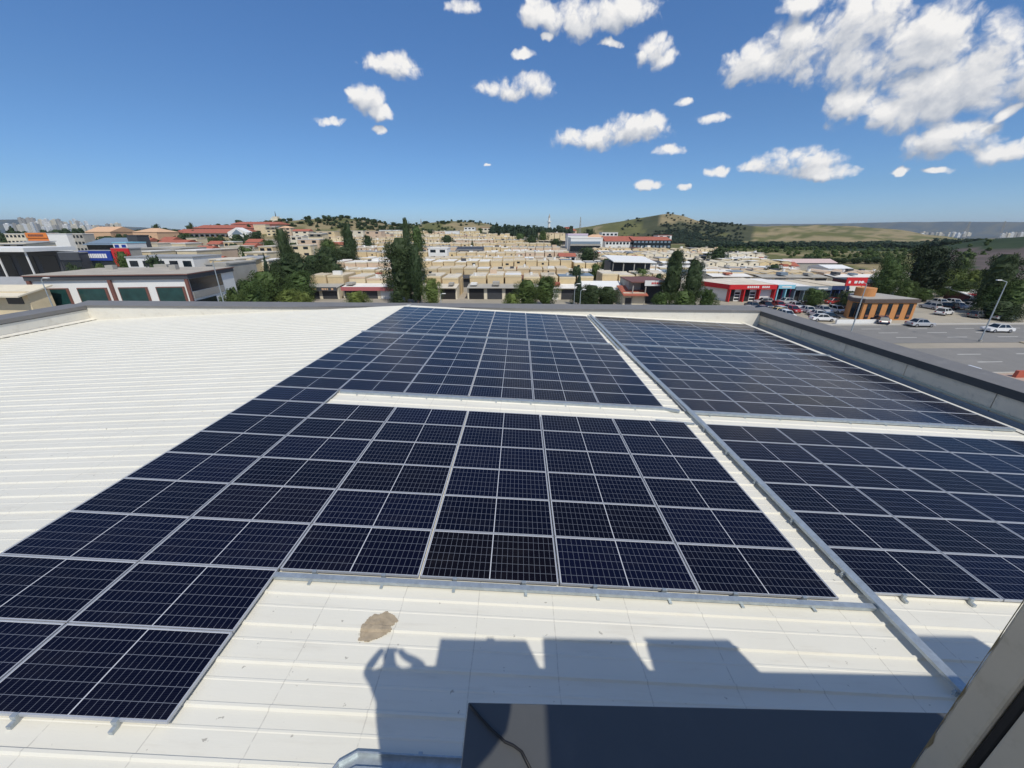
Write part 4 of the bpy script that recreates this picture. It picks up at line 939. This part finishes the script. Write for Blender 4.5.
# ------------------------------------------------------------------ cars
PAINT = {'white': (.72, .72, .72), 'silver': (.42, .43, .45), 'black': (.015, .015, .018), 'grey': (.14, .145, .15), 'red': (.35, .02, .02), 'blue': (.03, .07, .22), 'yellow': (.62, .40, .03), 'dark blue': (.02, .035, .08)}
CARP = {}
M_TYRE = mat('tyre', (.02, .02, .02), .9); M_RIM = mat('rim', (.4, .4, .42), .4, .6); M_LAMP = mat('headlamp', (.7, .72, .75), .15); M_TAIL = mat('tail_lamp', (.3, .01, .01), .3)
def car_proto(color, style):
    m = mat('paint_'+color.replace(' ', '_'), PAINT[color], .28, 0, .02, 1, coat=.6)
    r = thing('parked_car', 'car', 'car'); W2 = .88
    if style == 'sedan':
        low = [(-2.15, .3), (2.15, .3), (2.2, .55), (2.1, .72), (1.0, .88), (-1.45, .90), (-2.1, .86), (-2.22, .6)]; cab = (-1.55, 1.1, -.95, .45, .89, 1.42)
    elif style == 'hatch':
        low = [(-1.95, .3), (1.95, .3), (2.02, .55), (1.9, .75), (1.0, .93), (-1.75, .96), (-2.0, .6)]; cab = (-1.85, 1.15, -1.5, .45, .94, 1.48)
    else:
        low = [(-2.4, .32), (2.4, .32), (2.45, .7), (2.2, 1.0), (1.7, 1.1), (-2.4, 1.15), (-2.45, .7)]; cab = (-2.38, 1.75, -2.3, 1.15, 1.1, 2.0)
    b = MB(); n = len(low)
    for s, k_ in ((-1, 1), (1, 1)): b.v += [(x, s*W2*(1 if z < .8 else .95), z) for x, z in low]
    b.f = [tuple(range(n)), tuple(range(2*n-1, n-1, -1))]+[(i, i+n, (i+1) % n+n, (i+1) % n) for i in range(n)]
    x0, x1, x2, x3, z0, z1 = cab
    b.box(x2+.02, x3-.02, -.60, .60, z1-.03, z1+.03)
    for s in (-1, 1):
        for xa, xb in ((x0+.05, x2+.02), (x1-.08, x3-.02), ((x0+x1)/2-.15, (x2+x3)/2-.1)): b.tube([(xa, s*.81, z0-.02), (xb, s*.61, z1)], .045, 4)
    b.build('body', m, r)
    MB().add([(x0, -.80, z0-.03), (x1, -.80, z0-.03), (x1, .80, z0-.03), (x0, .80, z0-.03), (x2, -.62, z1-.035), (x3, -.62, z1-.035), (x3, .62, z1-.035), (x2, .62, z1-.035)], [(3,2,1,0), (4,5,6,7), (0,1,5,4), (1,2,6,5), (2,3,7,6), (3,0,4,7)]).build('window_glass', M_GLASS, r)
    for s in (-1, 1):
        for x in (-1.35, 1.35):
            w = MB().tube([(x, s*.70, .32), (x, s*.90, .32)], .32, 12).build('wheel', M_TYRE, r); MB().tube([(x, s*.901, .32), (x, s*.915, .32)], .19, 10).build('rim', M_RIM, w)
        xf = low[2][0]; MB().box(xf-.16, xf+.01, s*.62-.18, s*.62+.18, .60, .74).build('headlight', M_LAMP, r); xb = low[-1][0]; MB().box(xb-.01, xb+.12, s*.66-.14, s*.66+.14, .64, .80).build('tail_light', M_TAIL, r)
    return r
SN = {'sedan': 'saloon', 'hatch': 'hatchback', 'van': 'van'}
def put_car(x, y, rz, color, style, label, group='cars in the lot by the shops', z=None):
    key = (color, style); new = key not in CARP
    if new: CARP[key] = car_proto(color, style); r = CARP[key]
    else: r = dup(CARP[key])
    r.location = (x, y, (T(x, y) if z is None else z)+.03); r.rotation_euler = (0, 0, rz); r['label'] = label; r['group'] = group; r['category'] = 'van' if style == 'van' else 'car'
    return r
CC = ['white', 'white', 'white', 'white', 'silver', 'silver', 'silver', 'grey', 'black', 'dark blue', 'red']
lot = [(99.3, 762, 850, 5.4, 'line under the shop fronts', 0), (93.5, 752, 848, 3.1, 'second line before the shops', 1), (88, 750, 846, 3.0, 'middle line of the lot', 1), (83, 752, 848, 3.3, 'fourth line of the lot', 1), (79.2, 790, 846, 6.2, 'line along the white wall', 0)]
for (y, u0, u1, stp, nm, side) in lot:
    x = at(u0, 308, y).x; xe = at(u1, 308, y).x; i = 0
    while x < xe:
        if R.random() < .92:
            c = R.choice(CC); st = R.choice(['sedan', 'hatch', 'hatch', 'sedan', 'van'] if R.random() < .4 and y > 85 else ['sedan', 'hatch'])
            rz = (math.pi/2 if side else 0)+R.uniform(-.12, .12)+(math.pi if R.random() < .5 else 0)
            put_car(x, y+R.uniform(-.6, .6), rz, c, st, f'{c} {SN[st]} parked {ordn(i)} along the {nm}', z=-12); i += 1
        x += stp+R.uniform(0, .8)
tx = at(795, 311, 81.2); put_car(tx.x, 86.0, .1, 'yellow', 'sedan', 'yellow taxi coloured saloon parked in the lot by the shops', z=-12)
for j, (y, u0, u1, nm) in enumerate(((99, 926, 990, 'far line before the trees'), (93.5, 930, 985, 'near line before the trees'))):
    x = at(u0, 306, y).x; xe = at(u1, 306, y).x; i = 0
    while x < xe:
        if R.random() < .85:
            c = R.choice(CC); st = R.choice(['sedan', 'hatch', 'hatch']); put_car(x, y+R.uniform(-.5, .5), math.pi/2+R.uniform(-.15, .15), c, st, f'{c} {SN[st]} {ordn(i)} along the {nm}, right of the pavilion', 'cars in the lot right of the pavilion', -12); i += 1
        x += 2.9+R.uniform(0, .6)
for u, v, y, c, st, rz, lab in ((881, 318, 77.0, 'dark blue', 'hatch', 1.2, 'dark blue hatchback turning in at the brick pavilion corner'), (921, 321.5, 74.5, 'silver', 'sedan', 0, 'silver saloon driving past the brick pavilion'), (998, 328, 70.3, 'white', 'sedan', 3.14, 'white saloon driving beside the median street lamp'),
   (1003, 318.5, 81, 'white', 'sedan', 0, 'white saloon standing behind the far kerb'), (978, 317, 83, 'grey', 'hatch', .2, 'grey hatchback waiting beyond the far kerb'), (966, 366, 44.2, 'white', 'van', 0, 'white van close below the parapet'),
   (944, 312, 86, 'white', 'hatch', .4, 'white hatchback alone on the dusty lot'), (829, 314, 80.5, 'black', 'hatch', 0.1, 'black hatchback nearest the parapet by the white wall')):
    p = at(u, v, y); put_car(p.x, y, rz, c, st, lab, 'cars on and beside the road', -12+.02)
for u, v, y, c in ((272, 293, 92, 'white'), (268, 297, 88, 'black'), (277, 290, 96, 'silver'), (264, 291, 98, 'grey'), (281, 296, 90, 'white')):
    p = at(u, v, y); put_car(p.x, y, 1.2+R.uniform(-.2, .2), c, 'sedan', f'{c} saloon parked under the dark tree cluster, {ordn(int(u-260)//5)} from west', 'cars under the trees', T(p.x, y))
for i, (u, c) in enumerate(((8, 'white'), (14, 'red'), (22, 'white'), (28, 'silver'))):
    p = at(u, 268, 108); put_car(p.x, 108, .3, c, 'hatch', f'{c} hatchback, {ordn(i)} under the white slab canopy', 'cars under the canopy')

# ------------------------------------------------------------------ trees
def leaf_mat(name, col):
    m = bpy.data.materials.new(name); m.use_nodes = True; q = N(m.node_tree); b = q.n['Principled BSDF']
    t = q.new('ShaderNodeTexCoord').outputs['Object']; oi = q.new('ShaderNodeObjectInfo').outputs['Random']
    n = q.noise(t, 7, 3, .6); c = q.mix(n, tuple(x*.55 for x in col)+(1,), tuple(x*1.5 for x in col)+(1,))
    c = q.mix(q.m('MULTIPLY', oi, .4), c, (col[0]*1.25, col[1]*.95, col[2]*.7, 1))
    q.l.new(c, b.inputs['Base Color']); b.inputs['Roughness'].default_value = .65; b.inputs['Specular IOR Level'].default_value = .25
    return m
LEAF = {'black': leaf_mat('deep_green_leaves', (.016, .030, .013)), 'dark': leaf_mat('dark_leaves', (.030, .052, .020)), 'mid': leaf_mat('green_leaves', (.050, .085, .024)), 'light': leaf_mat('light_leaves', (.095, .135, .035)), 'blue': leaf_mat('needles', (.022, .042, .024))}
M_BARK = mat('bark', (.13, .10, .075), .95, 0, .3, 6)
def prof(kind, t):                                           # crown radius at relative height
    if kind == 'poplar': return .5*(min(1, .45+t/.28*.55) if t < .45 else max(0, 1-((t-.45)/.56)**2.6)**.55)
    if kind == 'round': return .5*max(0, 1-((t-.52)/.5)**2)**.5
    if kind == 'conifer': return .5*(1-t)**.85*(.85+.15*math.sin(t*34))
    return .5*max(0, 1-((t-.25)/.76)**2)**.5
def crown_mesh(kind, seed, n, leaf, lm):
    r = random.Random(seed); mb = MB(); z0 = {'poplar': .06, 'round': .0, 'conifer': .04, 'bush': 0}[kind]
    nc = {'poplar': 70, 'round': 55, 'conifer': 60, 'bush': 45}[kind]; cl = []
    for i in range(nc):
        t = r.uniform(.03, .97)
        if kind == 'conifer': t = 1-r.random()**.6
        pr_ = prof(kind, t); a = r.uniform(0, 6.283); q = pr_*(.55+.45*r.random()**.4); cl.append((Vector((q*math.cos(a), q*math.sin(a), t)), max(.035, pr_*r.uniform(.25, .46))))
    for i in range(n):
        c, s = cl[r.randrange(nc)]; d = Vector((r.gauss(0, 1), r.gauss(0, 1), r.gauss(0, 1))).normalized()*s*r.random()**.35
        if kind == 'poplar': d.z *= .6
        p = c+d; nrm = (d.normalized()*.8+Vector((r.gauss(0, .5), r.gauss(0, .5), r.gauss(.35, .5)))).normalized()
        a = nrm.cross(Vector((r.gauss(0, 1), r.gauss(0, 1), r.gauss(0, 1)))).normalized(); b = nrm.cross(a); L = leaf*r.uniform(.6, 1.3)
        mb.add([p-a*L, p-b*L*.55, p+a*L, p+b*L*.55], [(0,1,2,3)])
    # ragged inner mass
    nu, nv = 20, 18; o = len(mb.v)
    for j in range(nv+1):
        t = .04+.92*j/nv
        for i in range(nu):
            a = 2*math.pi*i/nu; q = prof(kind, t)*(r.uniform(.58, .80) if kind == 'poplar' else r.uniform(.45, .68)); mb.v.append((q*math.cos(a), q*math.sin(a), t))
    for j in range(nv):
        for i in range(nu): mb.f.append((o+j*nu+i, o+j*nu+(i+1) % nu, o+(j+1)*nu+(i+1) % nu, o+(j+1)*nu+i))
    me = bpy.data.meshes.new('crown'); me.from_pydata([(x, y, z0+(1-z0)*z) for x, y, z in mb.v], [], mb.f); me.materials.append(lm); return me
CR = {}
def crown(kind, lm, var, big):
    key = (kind, lm, var, big)
    if key not in CR: CR[key] = crown_mesh(kind, sum(ord(c)*(i+3) for i, c in enumerate(kind+lm))*7+var*13, 8000 if big else 1500, .0165 if big else .034, LEAF[lm])
    return CR[key]
tm = MB().tube([(0, 0, -.02), (.01, 0, .35), (0, .01, 1)], [.5, .4, .2], 7).mesh('trunk', M_BARK, True)
TN = {'poplar': 'poplar_tree', 'round': 'leafy_tree', 'conifer': 'conifer_tree', 'bush': 'bush'}
tc_ = [0]
def tree(kind, lm, u, vt, wpx, y, label, big=False, trunk=.12, lean=0, group=None, hmin=1.2, base=None):
    p = at(u, vt, y); g = T(p.x, y) if base is None else base; h = max(hmin, p.z-g); w = wpx*(p-Vector((0, 0, H))).dot(VF)/F_PX
    r = thing(TN[kind], label, 'bush' if kind == 'bush' else 'tree', (p.x, y, g), R.uniform(0, 6.28), group or 'trees around the estate'); tc_[0] += 1
    if lean: r.rotation_euler = (0, lean, 0)
    c = bpy.data.objects.new('crown', crown(kind, lm, tc_[0] % 3, big)); COL.objects.link(c); c.parent = r
    z0 = h*trunk if kind != 'bush' else 0; c.scale = (w*1.08, w*1.08, h-z0); c.location = (0, 0, z0)
    if kind != 'bush' or True:
        t = bpy.data.objects.new('trunk', tm); COL.objects.link(t); t.parent = r; tr = max(.06, min(.3, h*.022))*2; t.scale = (tr, tr, h*(.75 if kind != 'bush' else .4))
    return r
tree('round', 'dark', 400, 235.0, 37, 100, 'very broad poplar, larger of the twin poplar crowns', True, .05)
tree('round', 'dark', 413.5, 244, 19, 98, 'slimmer right hand half of the twin poplar crowns', True, .03)
tree('poplar', 'dark', 404.5, 217.5, 8.5, 190, 'narrow poplar standing tall behind the twin poplar', False, .05)
tree('round', 'mid', 416, 225, 14, 200, 'round tree just beside the narrow tall poplar')
tree('bush', 'dark', 397, 290, 16, 94, 'dark bush at the foot of the twin poplar', True)
tree('round', 'light', 431, 279, 19, 95, 'light green tree just right of the twin poplar', True, .05)
tree('round', 'mid', 527, 279, 26, 93, 'green round tree over the grey carport end', True, .03)
tree('round', 'mid', 546, 276.5, 26, 95, 'tallest round tree beside the grey carport', True, .03)
tree('bush', 'light', 512, 293, 16, 90, 'low light bush before the carport tree', True)
tree('conifer', 'blue', 580, 271, 16, 96, 'dark conifer behind the two lamp poles', True, .03)
tree('round', 'dark', 577, 266, 13, 112, 'flat topped dark tree behind the conifer', False, .55)
tree('round', 'dark', 592, 284.5, 25, 90, 'dark round bush tree after the lamp poles', True, .03)
tree('round', 'dark', 608, 286, 26, 92, 'dark round bush tree left of the lean-to', True, .03)
tree('round', 'mid', 596, 264, 11, 128, 'small slender tree in front of the car hall', False, .35)
tree('round', 'dark', 588, 247, 19, 165, 'dark tree on the slope under the glazed office', False, .3)
tree('round', 'dark', 607, 258, 14, 150, 'dark tree at the corner of the car hall')
tree('poplar', 'dark', 677.5, 249, 19, 95, 'taller left poplar of the pair by the red shop', True, .03)
tree('poplar', 'dark', 697, 259, 19, 92, 'shorter right poplar of the pair by the red shop', True, .02)
tree('bush', 'mid', 663, 292, 18, 88, 'low bush left of the poplar pair', True); tree('bush', 'mid', 684, 290, 24, 86, 'wide bush under the poplar pair', True); tree('bush', 'mid', 709, 289, 20, 87, 'bush between poplar pair and red shop', True)
tree('round', 'mid', 643, 268, 16, 118, 'green tree at the right end of the car hall'); tree('bush', 'dark', 659, 273, 12, 112, 'dark bush below the car hall')
tree('round', 'dark', 720, 247.5, 19, 190, 'lone dark tree among the arched workshops', False, .05)
tree('round', 'dark', 775, 264, 14, 150, 'dark small tree by the yellow sign')
tree('round', 'mid', 817, 289, 20, 92, 'round green tree in the middle of the car lot', True, .2); tree('bush', 'dark', 850, 291, 18, 93, 'wide dark bush at the pavilion end of the lot', True)
# dark cluster at left
for i, (k_, l_, u, v, w, y, tr) in enumerate([('poplar','dark',285,226,15,112,.02),('poplar','dark',290,252,32,108,.02),('poplar','dark',346,222,12,170,.05),('round','dark',344,246,24,165,.05),('round','mid',328,240,22,172,.05),('round','dark',312,254,30,132,.05),('poplar','dark',325,245,22,120,.03),('conifer','blue',263,253,13,104,.04),
   ('round','mid',240,268,30,92,.05),('round','mid',262,270,32,88,.05),('round','dark',222,272,26,84,.05),('round','mid',246,280,30,78,.05),('round','light',207,280,24,70,.1),('round','mid',298,271,26,100,.05),('round','dark',275,262,24,106,.05),('bush','mid',231,288,26,66,0),('bush','light',288,289,26,86,0),('bush','light',355,291,24,90,0),('round','dark',333,262,20,118,.05),('bush','light',303,292,22,84,0)]):
    who = ['tall leaning poplar','broad dense poplar','slender poplar','dark round tree','bright green tree','dark spreading tree','dark full poplar','dark conifer','fresh leafy tree','green leafy tree','dark low tree','green low tree','light green tree','green bushy tree','dark mid height tree','green bush','light bush','pale green bush','dark small tree','pale wide bush'][i]
    wh_ = ['above the cluster','at the core of the cluster','behind the cluster','below the slender poplar','behind the cluster centre','in the cluster middle','at the cluster end','beside the red canopy','over the concrete annex','before the parked cars','beside the annex','in front of the cluster','at the showroom corner','next to the dense poplar','between conifer and poplar','by the thin lamp pole','beside parked cars','under dark shop signs','before the beige terrace','left of the shop signs'][i]
    tree(k_, l_, u, v, w, y, f'{who} {wh_}', True, tr, -.10 if i == 0 else 0)
# single trees dotted over the estate and the left
dots = [(367,235,11,250),(447,234.5,12,270),(472,238,5,250),(353,238,6,230),(208,238,10,260),(175,231,14,380),(185,233,10,360),(232,243,14,180),(246,247,18,150),(268,240,14,220),(292,242,12,210),(150,236,14,260),(158,240,16,220),(120,250,14,120),(72,264,14,100),(80,268,18,92),(98,262,14,104),(152,256,16,96),(133,236,10,300),(196,226,6,430),(190,222.5,4,470),(255,231,12,330),(10,226,18,330),(2,236,16,210),(155,224,7,420),(114,225,12,400),(430,229,8,400),(497,222,8,440),(556,238,12,260),(543,231,10,330),(532,235,14,280),(520,233,10,310),(590,229,12,360),(480,228,5,430),(300,224,8,500),(318,228,12,420),(363,229,10,420),(383,226,8,450),(392,228,8,430),(244,227,8,450)]
for i, (u, v, w, y) in enumerate(dots):
    tree(R.choice(['round', 'round', 'round', 'conifer']), R.choice(['dark', 'mid', 'dark']), u, v, w, y, f'small distant tree among roofs, {ordn(i)} of those scattered' if i < 20 else f'small far tree, {ordn(i-20)} of those near skyline', False, .08, 0, 'small trees among the roofs')
for i in range(10):
    u = 812+i*8.3+R.uniform(-2, 2); tree('round', R.choice(['dark', 'mid']), u, 256+R.uniform(-1, 2)+i*.15, R.uniform(8, 11), 205, f'small orchard tree {ordn(i)} in line behind the tent hall', False, .1, 0, 'line of orchard trees')
# right side trees
for k_, l_, u, v, w, y, tr, lab in [('round','mid',896,258,25,106,.03,'upright green tree rising behind the brick pavilion'),('round','mid',909,281,18,100,.03,'lighter tree right behind the pavilion roof'),('round','black',939,244,40,112,.02,'largest dark round tree on the right'),('round','mid',966,256,16,118,.05,'narrow green tree beside the largest round tree'),
   ('round','mid',926,289,20,104,.03,'spreading green tree over the parked cars'),('round','light',952,268,24,112,.04,'dull olive tree before the dry bank'),('round','mid',964,281,22,104,.03,'green spreading tree near the maroon shed'),('round','light',978,270,20,116,.04,'dry olive tree by the maroon shed'),('poplar','dark',1011,252,28,88,.02,'tall dark tree at the edge behind the lamp'),('round','mid',1001,286,22,86,.02,'low green tree left of the tall edge tree'),('round','mid',1022,280,26,84,.02,'green tree at the picture edge'),('bush','dark',1004,300,34,82,0,'dark hedge bush under the tall edge tree'),('round','mid',887,270,18,112,.05,'green tree left of the upright pavilion tree')]:
    tree(k_, l_, u, v, w, y, lab, True, tr)
house('maroon_shed', 972, 991, 291, 100, 6, mat('maroon_wall', (.10, .03, .035), .8), M_WHITE, 'shed', 'maroon shed with white roof edge near the right lot', rh=.8)
house('white_kiosk', 985, 1000, 296, 97, 5, M_WHITE, M_RED, 'flat', 'white kiosk with red roof strip by the tall tree', wins=2)
house('edge_house', 1012, 1040, 291, 92, 6, WALLS[3], M_DGREY, 'flat', 'pale wall behind the red kerb at the picture edge', wins=3)
house('edge_house', 905, 922, 274, 125, 6, WALLS[3], M_CONC, 'flat', 'pale shed half hidden behind the pavilion trees', wins=2)

# ------------------------------------------------------------------ far landmarks
def minaret():
    y = 520; b = at(549, 228, y); t = at(549, 213.5, y); g = T(b.x, y); h = t.z-g
    r = thing('minaret', 'slim white minaret with pointed tip on the skyline', 'tower', (b.x, y, g))
    MB().cyl(0, 0, 0, h*.62, 1.7, 12, 1.5).build('shaft', M_WHITE, r); MB().cyl(0, 0, h*.62, h*.66, 2.5, 12).build('balcony', M_WHITE, r); MB().cyl(0, 0, h*.661, h*.82, 1.2, 12).build('upper_shaft', M_WHITE, r); MB().cyl(0, 0, h*.821, h, 1.3, 12, .05).build('spire', M_CONC, r)
minaret()
def lattice(u, vt, vb, y, label, name='lattice_mast', s=2.2, arms=0):
    b = at(u, vb, y); t = at(u, vt, y).z; g = min(T(b.x, y), b.z); h = t-g
    r = thing(name, label, 'mast', (b.x, y, g)); m = MB(); k_ = s*.12
    for q in ((-1, -1), (1, -1), (1, 1), (-1, 1)): m.tube([(q[0]*s, q[1]*s, 0), (q[0]*s*.15, q[1]*s*.15, h)], k_, 4)
    for i in range(7):
        z0, z1 = h*i/7, h*(i+1)/7; a, c = s*(1-.85*i/7), s*(1-.85*(i+1)/7); m.tube([(-a, -a, z0), (c, -c, z1)], k_*.6, 4).tube([(a, -a, z0), (-c, -c, z1)], k_*.6, 4)
    m.build('tower', M_CONC, r)
    for i in range(arms): MB().tube([(-s*1.5, 0, h*(.7+.12*i)), (s*1.5, 0, h*(.7+.12*i))], k_*.8, 4).build('crossarm', M_CONC, r)
    return r
lattice(964, 221.5, 237, 1500, 'steel power pylon on the far plain', 'power_pylon', 5, 3); lattice(1000, 221, 234, 1700, 'second smaller power pylon near the far town', 'power_pylon', 5, 3)
lattice(580, 217, 229, 800, 'thin lattice mast left of the big hill', s=2.2)
lattice(327, 215.5, 224, 650, 'thin mast on the wooded hilltop', s=1.2); lattice(421.5, 219, 228, 560, 'thin mast beside the tan hill', s=1.2)
def hill_tower():
    y = 600; b = at(277, 222.5, y); g = b.z-3; r = thing('hilltop_tower', 'pale tower with antennas on the hilltop', 'tower', (b.x, y, g)); m = lambda v: at(277, v, y).z-g
    MB().box(-8, 8, -5, 5, 0, m(220)).build('base', WALLS[3], r); MB().box(-3.5, 3.5, -3, 3, m(220)+.01, m(216.5)).build('shaft', WALLS[3], r); MB().cyl(-7, 0, m(220)+.01, m(217.5), 1.2, 8, .6).build('turret', WALLS[3], r); MB().cyl(7, 0, m(220)+.01, m(217.8), 1.2, 8, .6).build('turret', WALLS[3], r)
    MB().tube([(0, 0, m(216.5)), (0, 0, m(211.5))], [.7, .25], 6).build('antenna', M_DGREY, r)
hill_tower()
# the hazy city of apartment towers, far left
rc = random.Random(5)
def tower(u, vt, w, y, label, group, mats, vb=231.5):
    p = at(u, vt, y); D = (p-Vector((0, 0, H))).dot(VF); ww = w*D/F_PX; g = min(at(u, vb, y).z, T(p.x, y)); h = p.z-g
    r = thing('apartment_tower', label, 'apartment tower', (p.x, y, g), rc.uniform(-.3, .3), group); m = rc.choice(mats)
    MB().box(-ww/2, ww/2, 0, ww*.8, 0, h).build('wall', m, r); MB().box(-ww*.2, ww*.2, ww*.2, ww*.5, h+.01, h+ww*.16).build('roof_house', m, r)
    q = MB(); n = max(3, int(h/ (ww*.25)))
    for i in range(n): q.box(-ww*.42, ww*.42, -.5, -.01, h*(i+.35)/n, h*(i+.7)/n)
    q.build('window_band', M_CONC, r)
FM = [M_WHITE, WALLS[3], M_CONC]
i = 0
for u, vt, w in [(18.5,217.6,3.2),(22.5,219,2.6),(27,217.8,3.4),(31,218,3),(38,219.5,3.4),(42,220.5,2.4),(44.5,219,2.8),(50,220.5,3),(53,219.3,2.6),(57,219,2.4),(60,221.5,3),(64,222,2.4),(69,220.5,1.6),(72.5,218.8,2),(76,221,3),(80,222.5,2),(84,221,2.4),(35,222,5),(47,223,5)]:
    tower(u, vt, w, 3300, f'tall hazy apartment tower, {ordn(i)} from the west in the far city', 'tall towers of the far city', FM, 229); i += 1
for j in range(26):
    tower(4+j*4.4+rc.uniform(-1.5, 1.5), rc.uniform(222.5, 227), rc.uniform(2, 4.5), rc.uniform(2200, 3000), 'low pale block in the hazy far city beyond the halls', 'low blocks of the far city', FM, 232)
for j in range(30):
    u = rc.uniform(905, 972); tower(u, rc.uniform(232, 234), rc.uniform(1.2, 4), rc.uniform(2700, 3600), 'low white block in the hazy plain at right', 'low blocks on the far plain', FM, 235)
for j in range(10):
    tower(1004+j*3.2, rc.uniform(232.2, 233.6), rc.uniform(2, 3.5), 2500, 'small pale block of the suburb under the blue ridge', 'blocks of the far suburb', FM, 236.5)
for j, (u, vt, w) in enumerate([(909, 229.8, 5), (930, 231, 4)]): pass

# far woods and scrub that read as one mass
def woods(name, pts, label, lm, hm, wm_):
    rw = random.Random(len(pts)); base = crown_mesh('round', 3, 60, .10, LEAF[lm]); bv = [Vector(v.co) for v in base.vertices]; bf = [tuple(p.vertices) for p in base.polygons]
    cone = crown_mesh('conifer', 4, 60, .09, LEAF[lm]); cv = [Vector(v.co) for v in cone.vertices]; cf = [tuple(p.vertices) for p in cone.polygons]
    vs = []; fs = []
    for (x, y, s) in pts:
        h = hm*s*rw.uniform(.7, 1.3); w = wm_*s*rw.uniform(.7, 1.3); z = T(x, y)-.2; a = rw.uniform(0, 6.28); ca, sa = math.cos(a), math.sin(a); o = len(vs)
        V_, F_ = (cv, cf) if rw.random() < .3 else (bv, bf)
        vs += [(x+(p.x*ca-p.y*sa)*w, y+(p.x*sa+p.y*ca)*w, z+p.z*h) for p in V_]; fs += [tuple(i+o for i in f) for f in F_]
    me = bpy.data.meshes.new(name); me.from_pydata(vs, [], fs); me.materials.append(LEAF[lm]); o = bpy.data.objects.new(name, me); COL.objects.link(o); tag(o, label, 'trees', kind='stuff'); return o
rw = random.Random(21)
def scatter(n, u0, u1, y0, y1, dens=lambda u, y: 1):
    out = []
    while len(out) < n:
        y = y0+(y1-y0)*rw.random(); u = rw.uniform(u0, u1); d = ray(u, 232); x = d.x/d.y*y
        if rw.random() < dens(u, y) and noise.noise(Vector((x*.012, y*.012, 5)))+rw.uniform(-.3, .6) > 0: out.append((x, y, rw.uniform(.7, 1.3)))
    return out
woods('woodland', scatter(1400, 622, 745, 640, 1040, lambda u, y: (1 if u < 700 else .25 if u < 725 else .08)*(1 if u > 645+(y-640)*.05 else .06)*(.04 if 640 < u < 698 and y > 900 else 1)), 'dark pine wood covering the flank of the big hill', 'blue', 3.2, 7)
woods('woodland', scatter(1000, 690, 985, 400, 610), 'dark green wooded belt across the valley on the right', 'blue', 4, 8)
woods('woodland', scatter(300, 490, 572, 430, 500), 'pine belt along the ridge behind the terraces', 'blue', 8, 7)
woods('scrub', scatter(420, 250, 415, 470, 720), 'scrub and small trees over the rounded hill at left', 'dark', 3.6, 7)
woods('scrub', scatter(160, 405, 520, 450, 640), 'scattered scrub on the low tan hill', 'dark', 2.4, 5)
woods('scrub', scatter(300, 700, 1000, 225, 420, lambda u, y: .8), 'olive scrub over the open ground on the right', 'mid', 2.2, 4)
woods('woodland', scatter(260, 930, 1100, 470, 640), 'dark wood on the near slope at far right', 'blue', 6, 8)
woods('scrub', scatter(260, -60, 260, 260, 620, lambda u, y: .8), 'green trees filling gaps between the distant left roofs', 'dark', 7, 8)

# ------------------------------------------------------------------ air

me = MB().box(-14500, 14500, -14500, 14500, -62, 330).mesh('haze', bpy.data.materials.new('haze_air'))
hm = me.materials[0]; hm.use_nodes = True; q = N(hm.node_tree); q.n.clear()
pvn = q.new('ShaderNodeVolumePrincipled'); pvn.inputs['Color'].default_value = (.80, .88, 1, 1); pvn.inputs['Density'].default_value = .00005; pvn.inputs['Anisotropy'].default_value = .2
mo = q.new('ShaderNodeOutputMaterial'); q.l.new(pvn.outputs[0], mo.inputs['Volume'])
ho = bpy.data.objects.new('haze', me); COL.objects.link(ho); ho['kind'] = 'stuff'
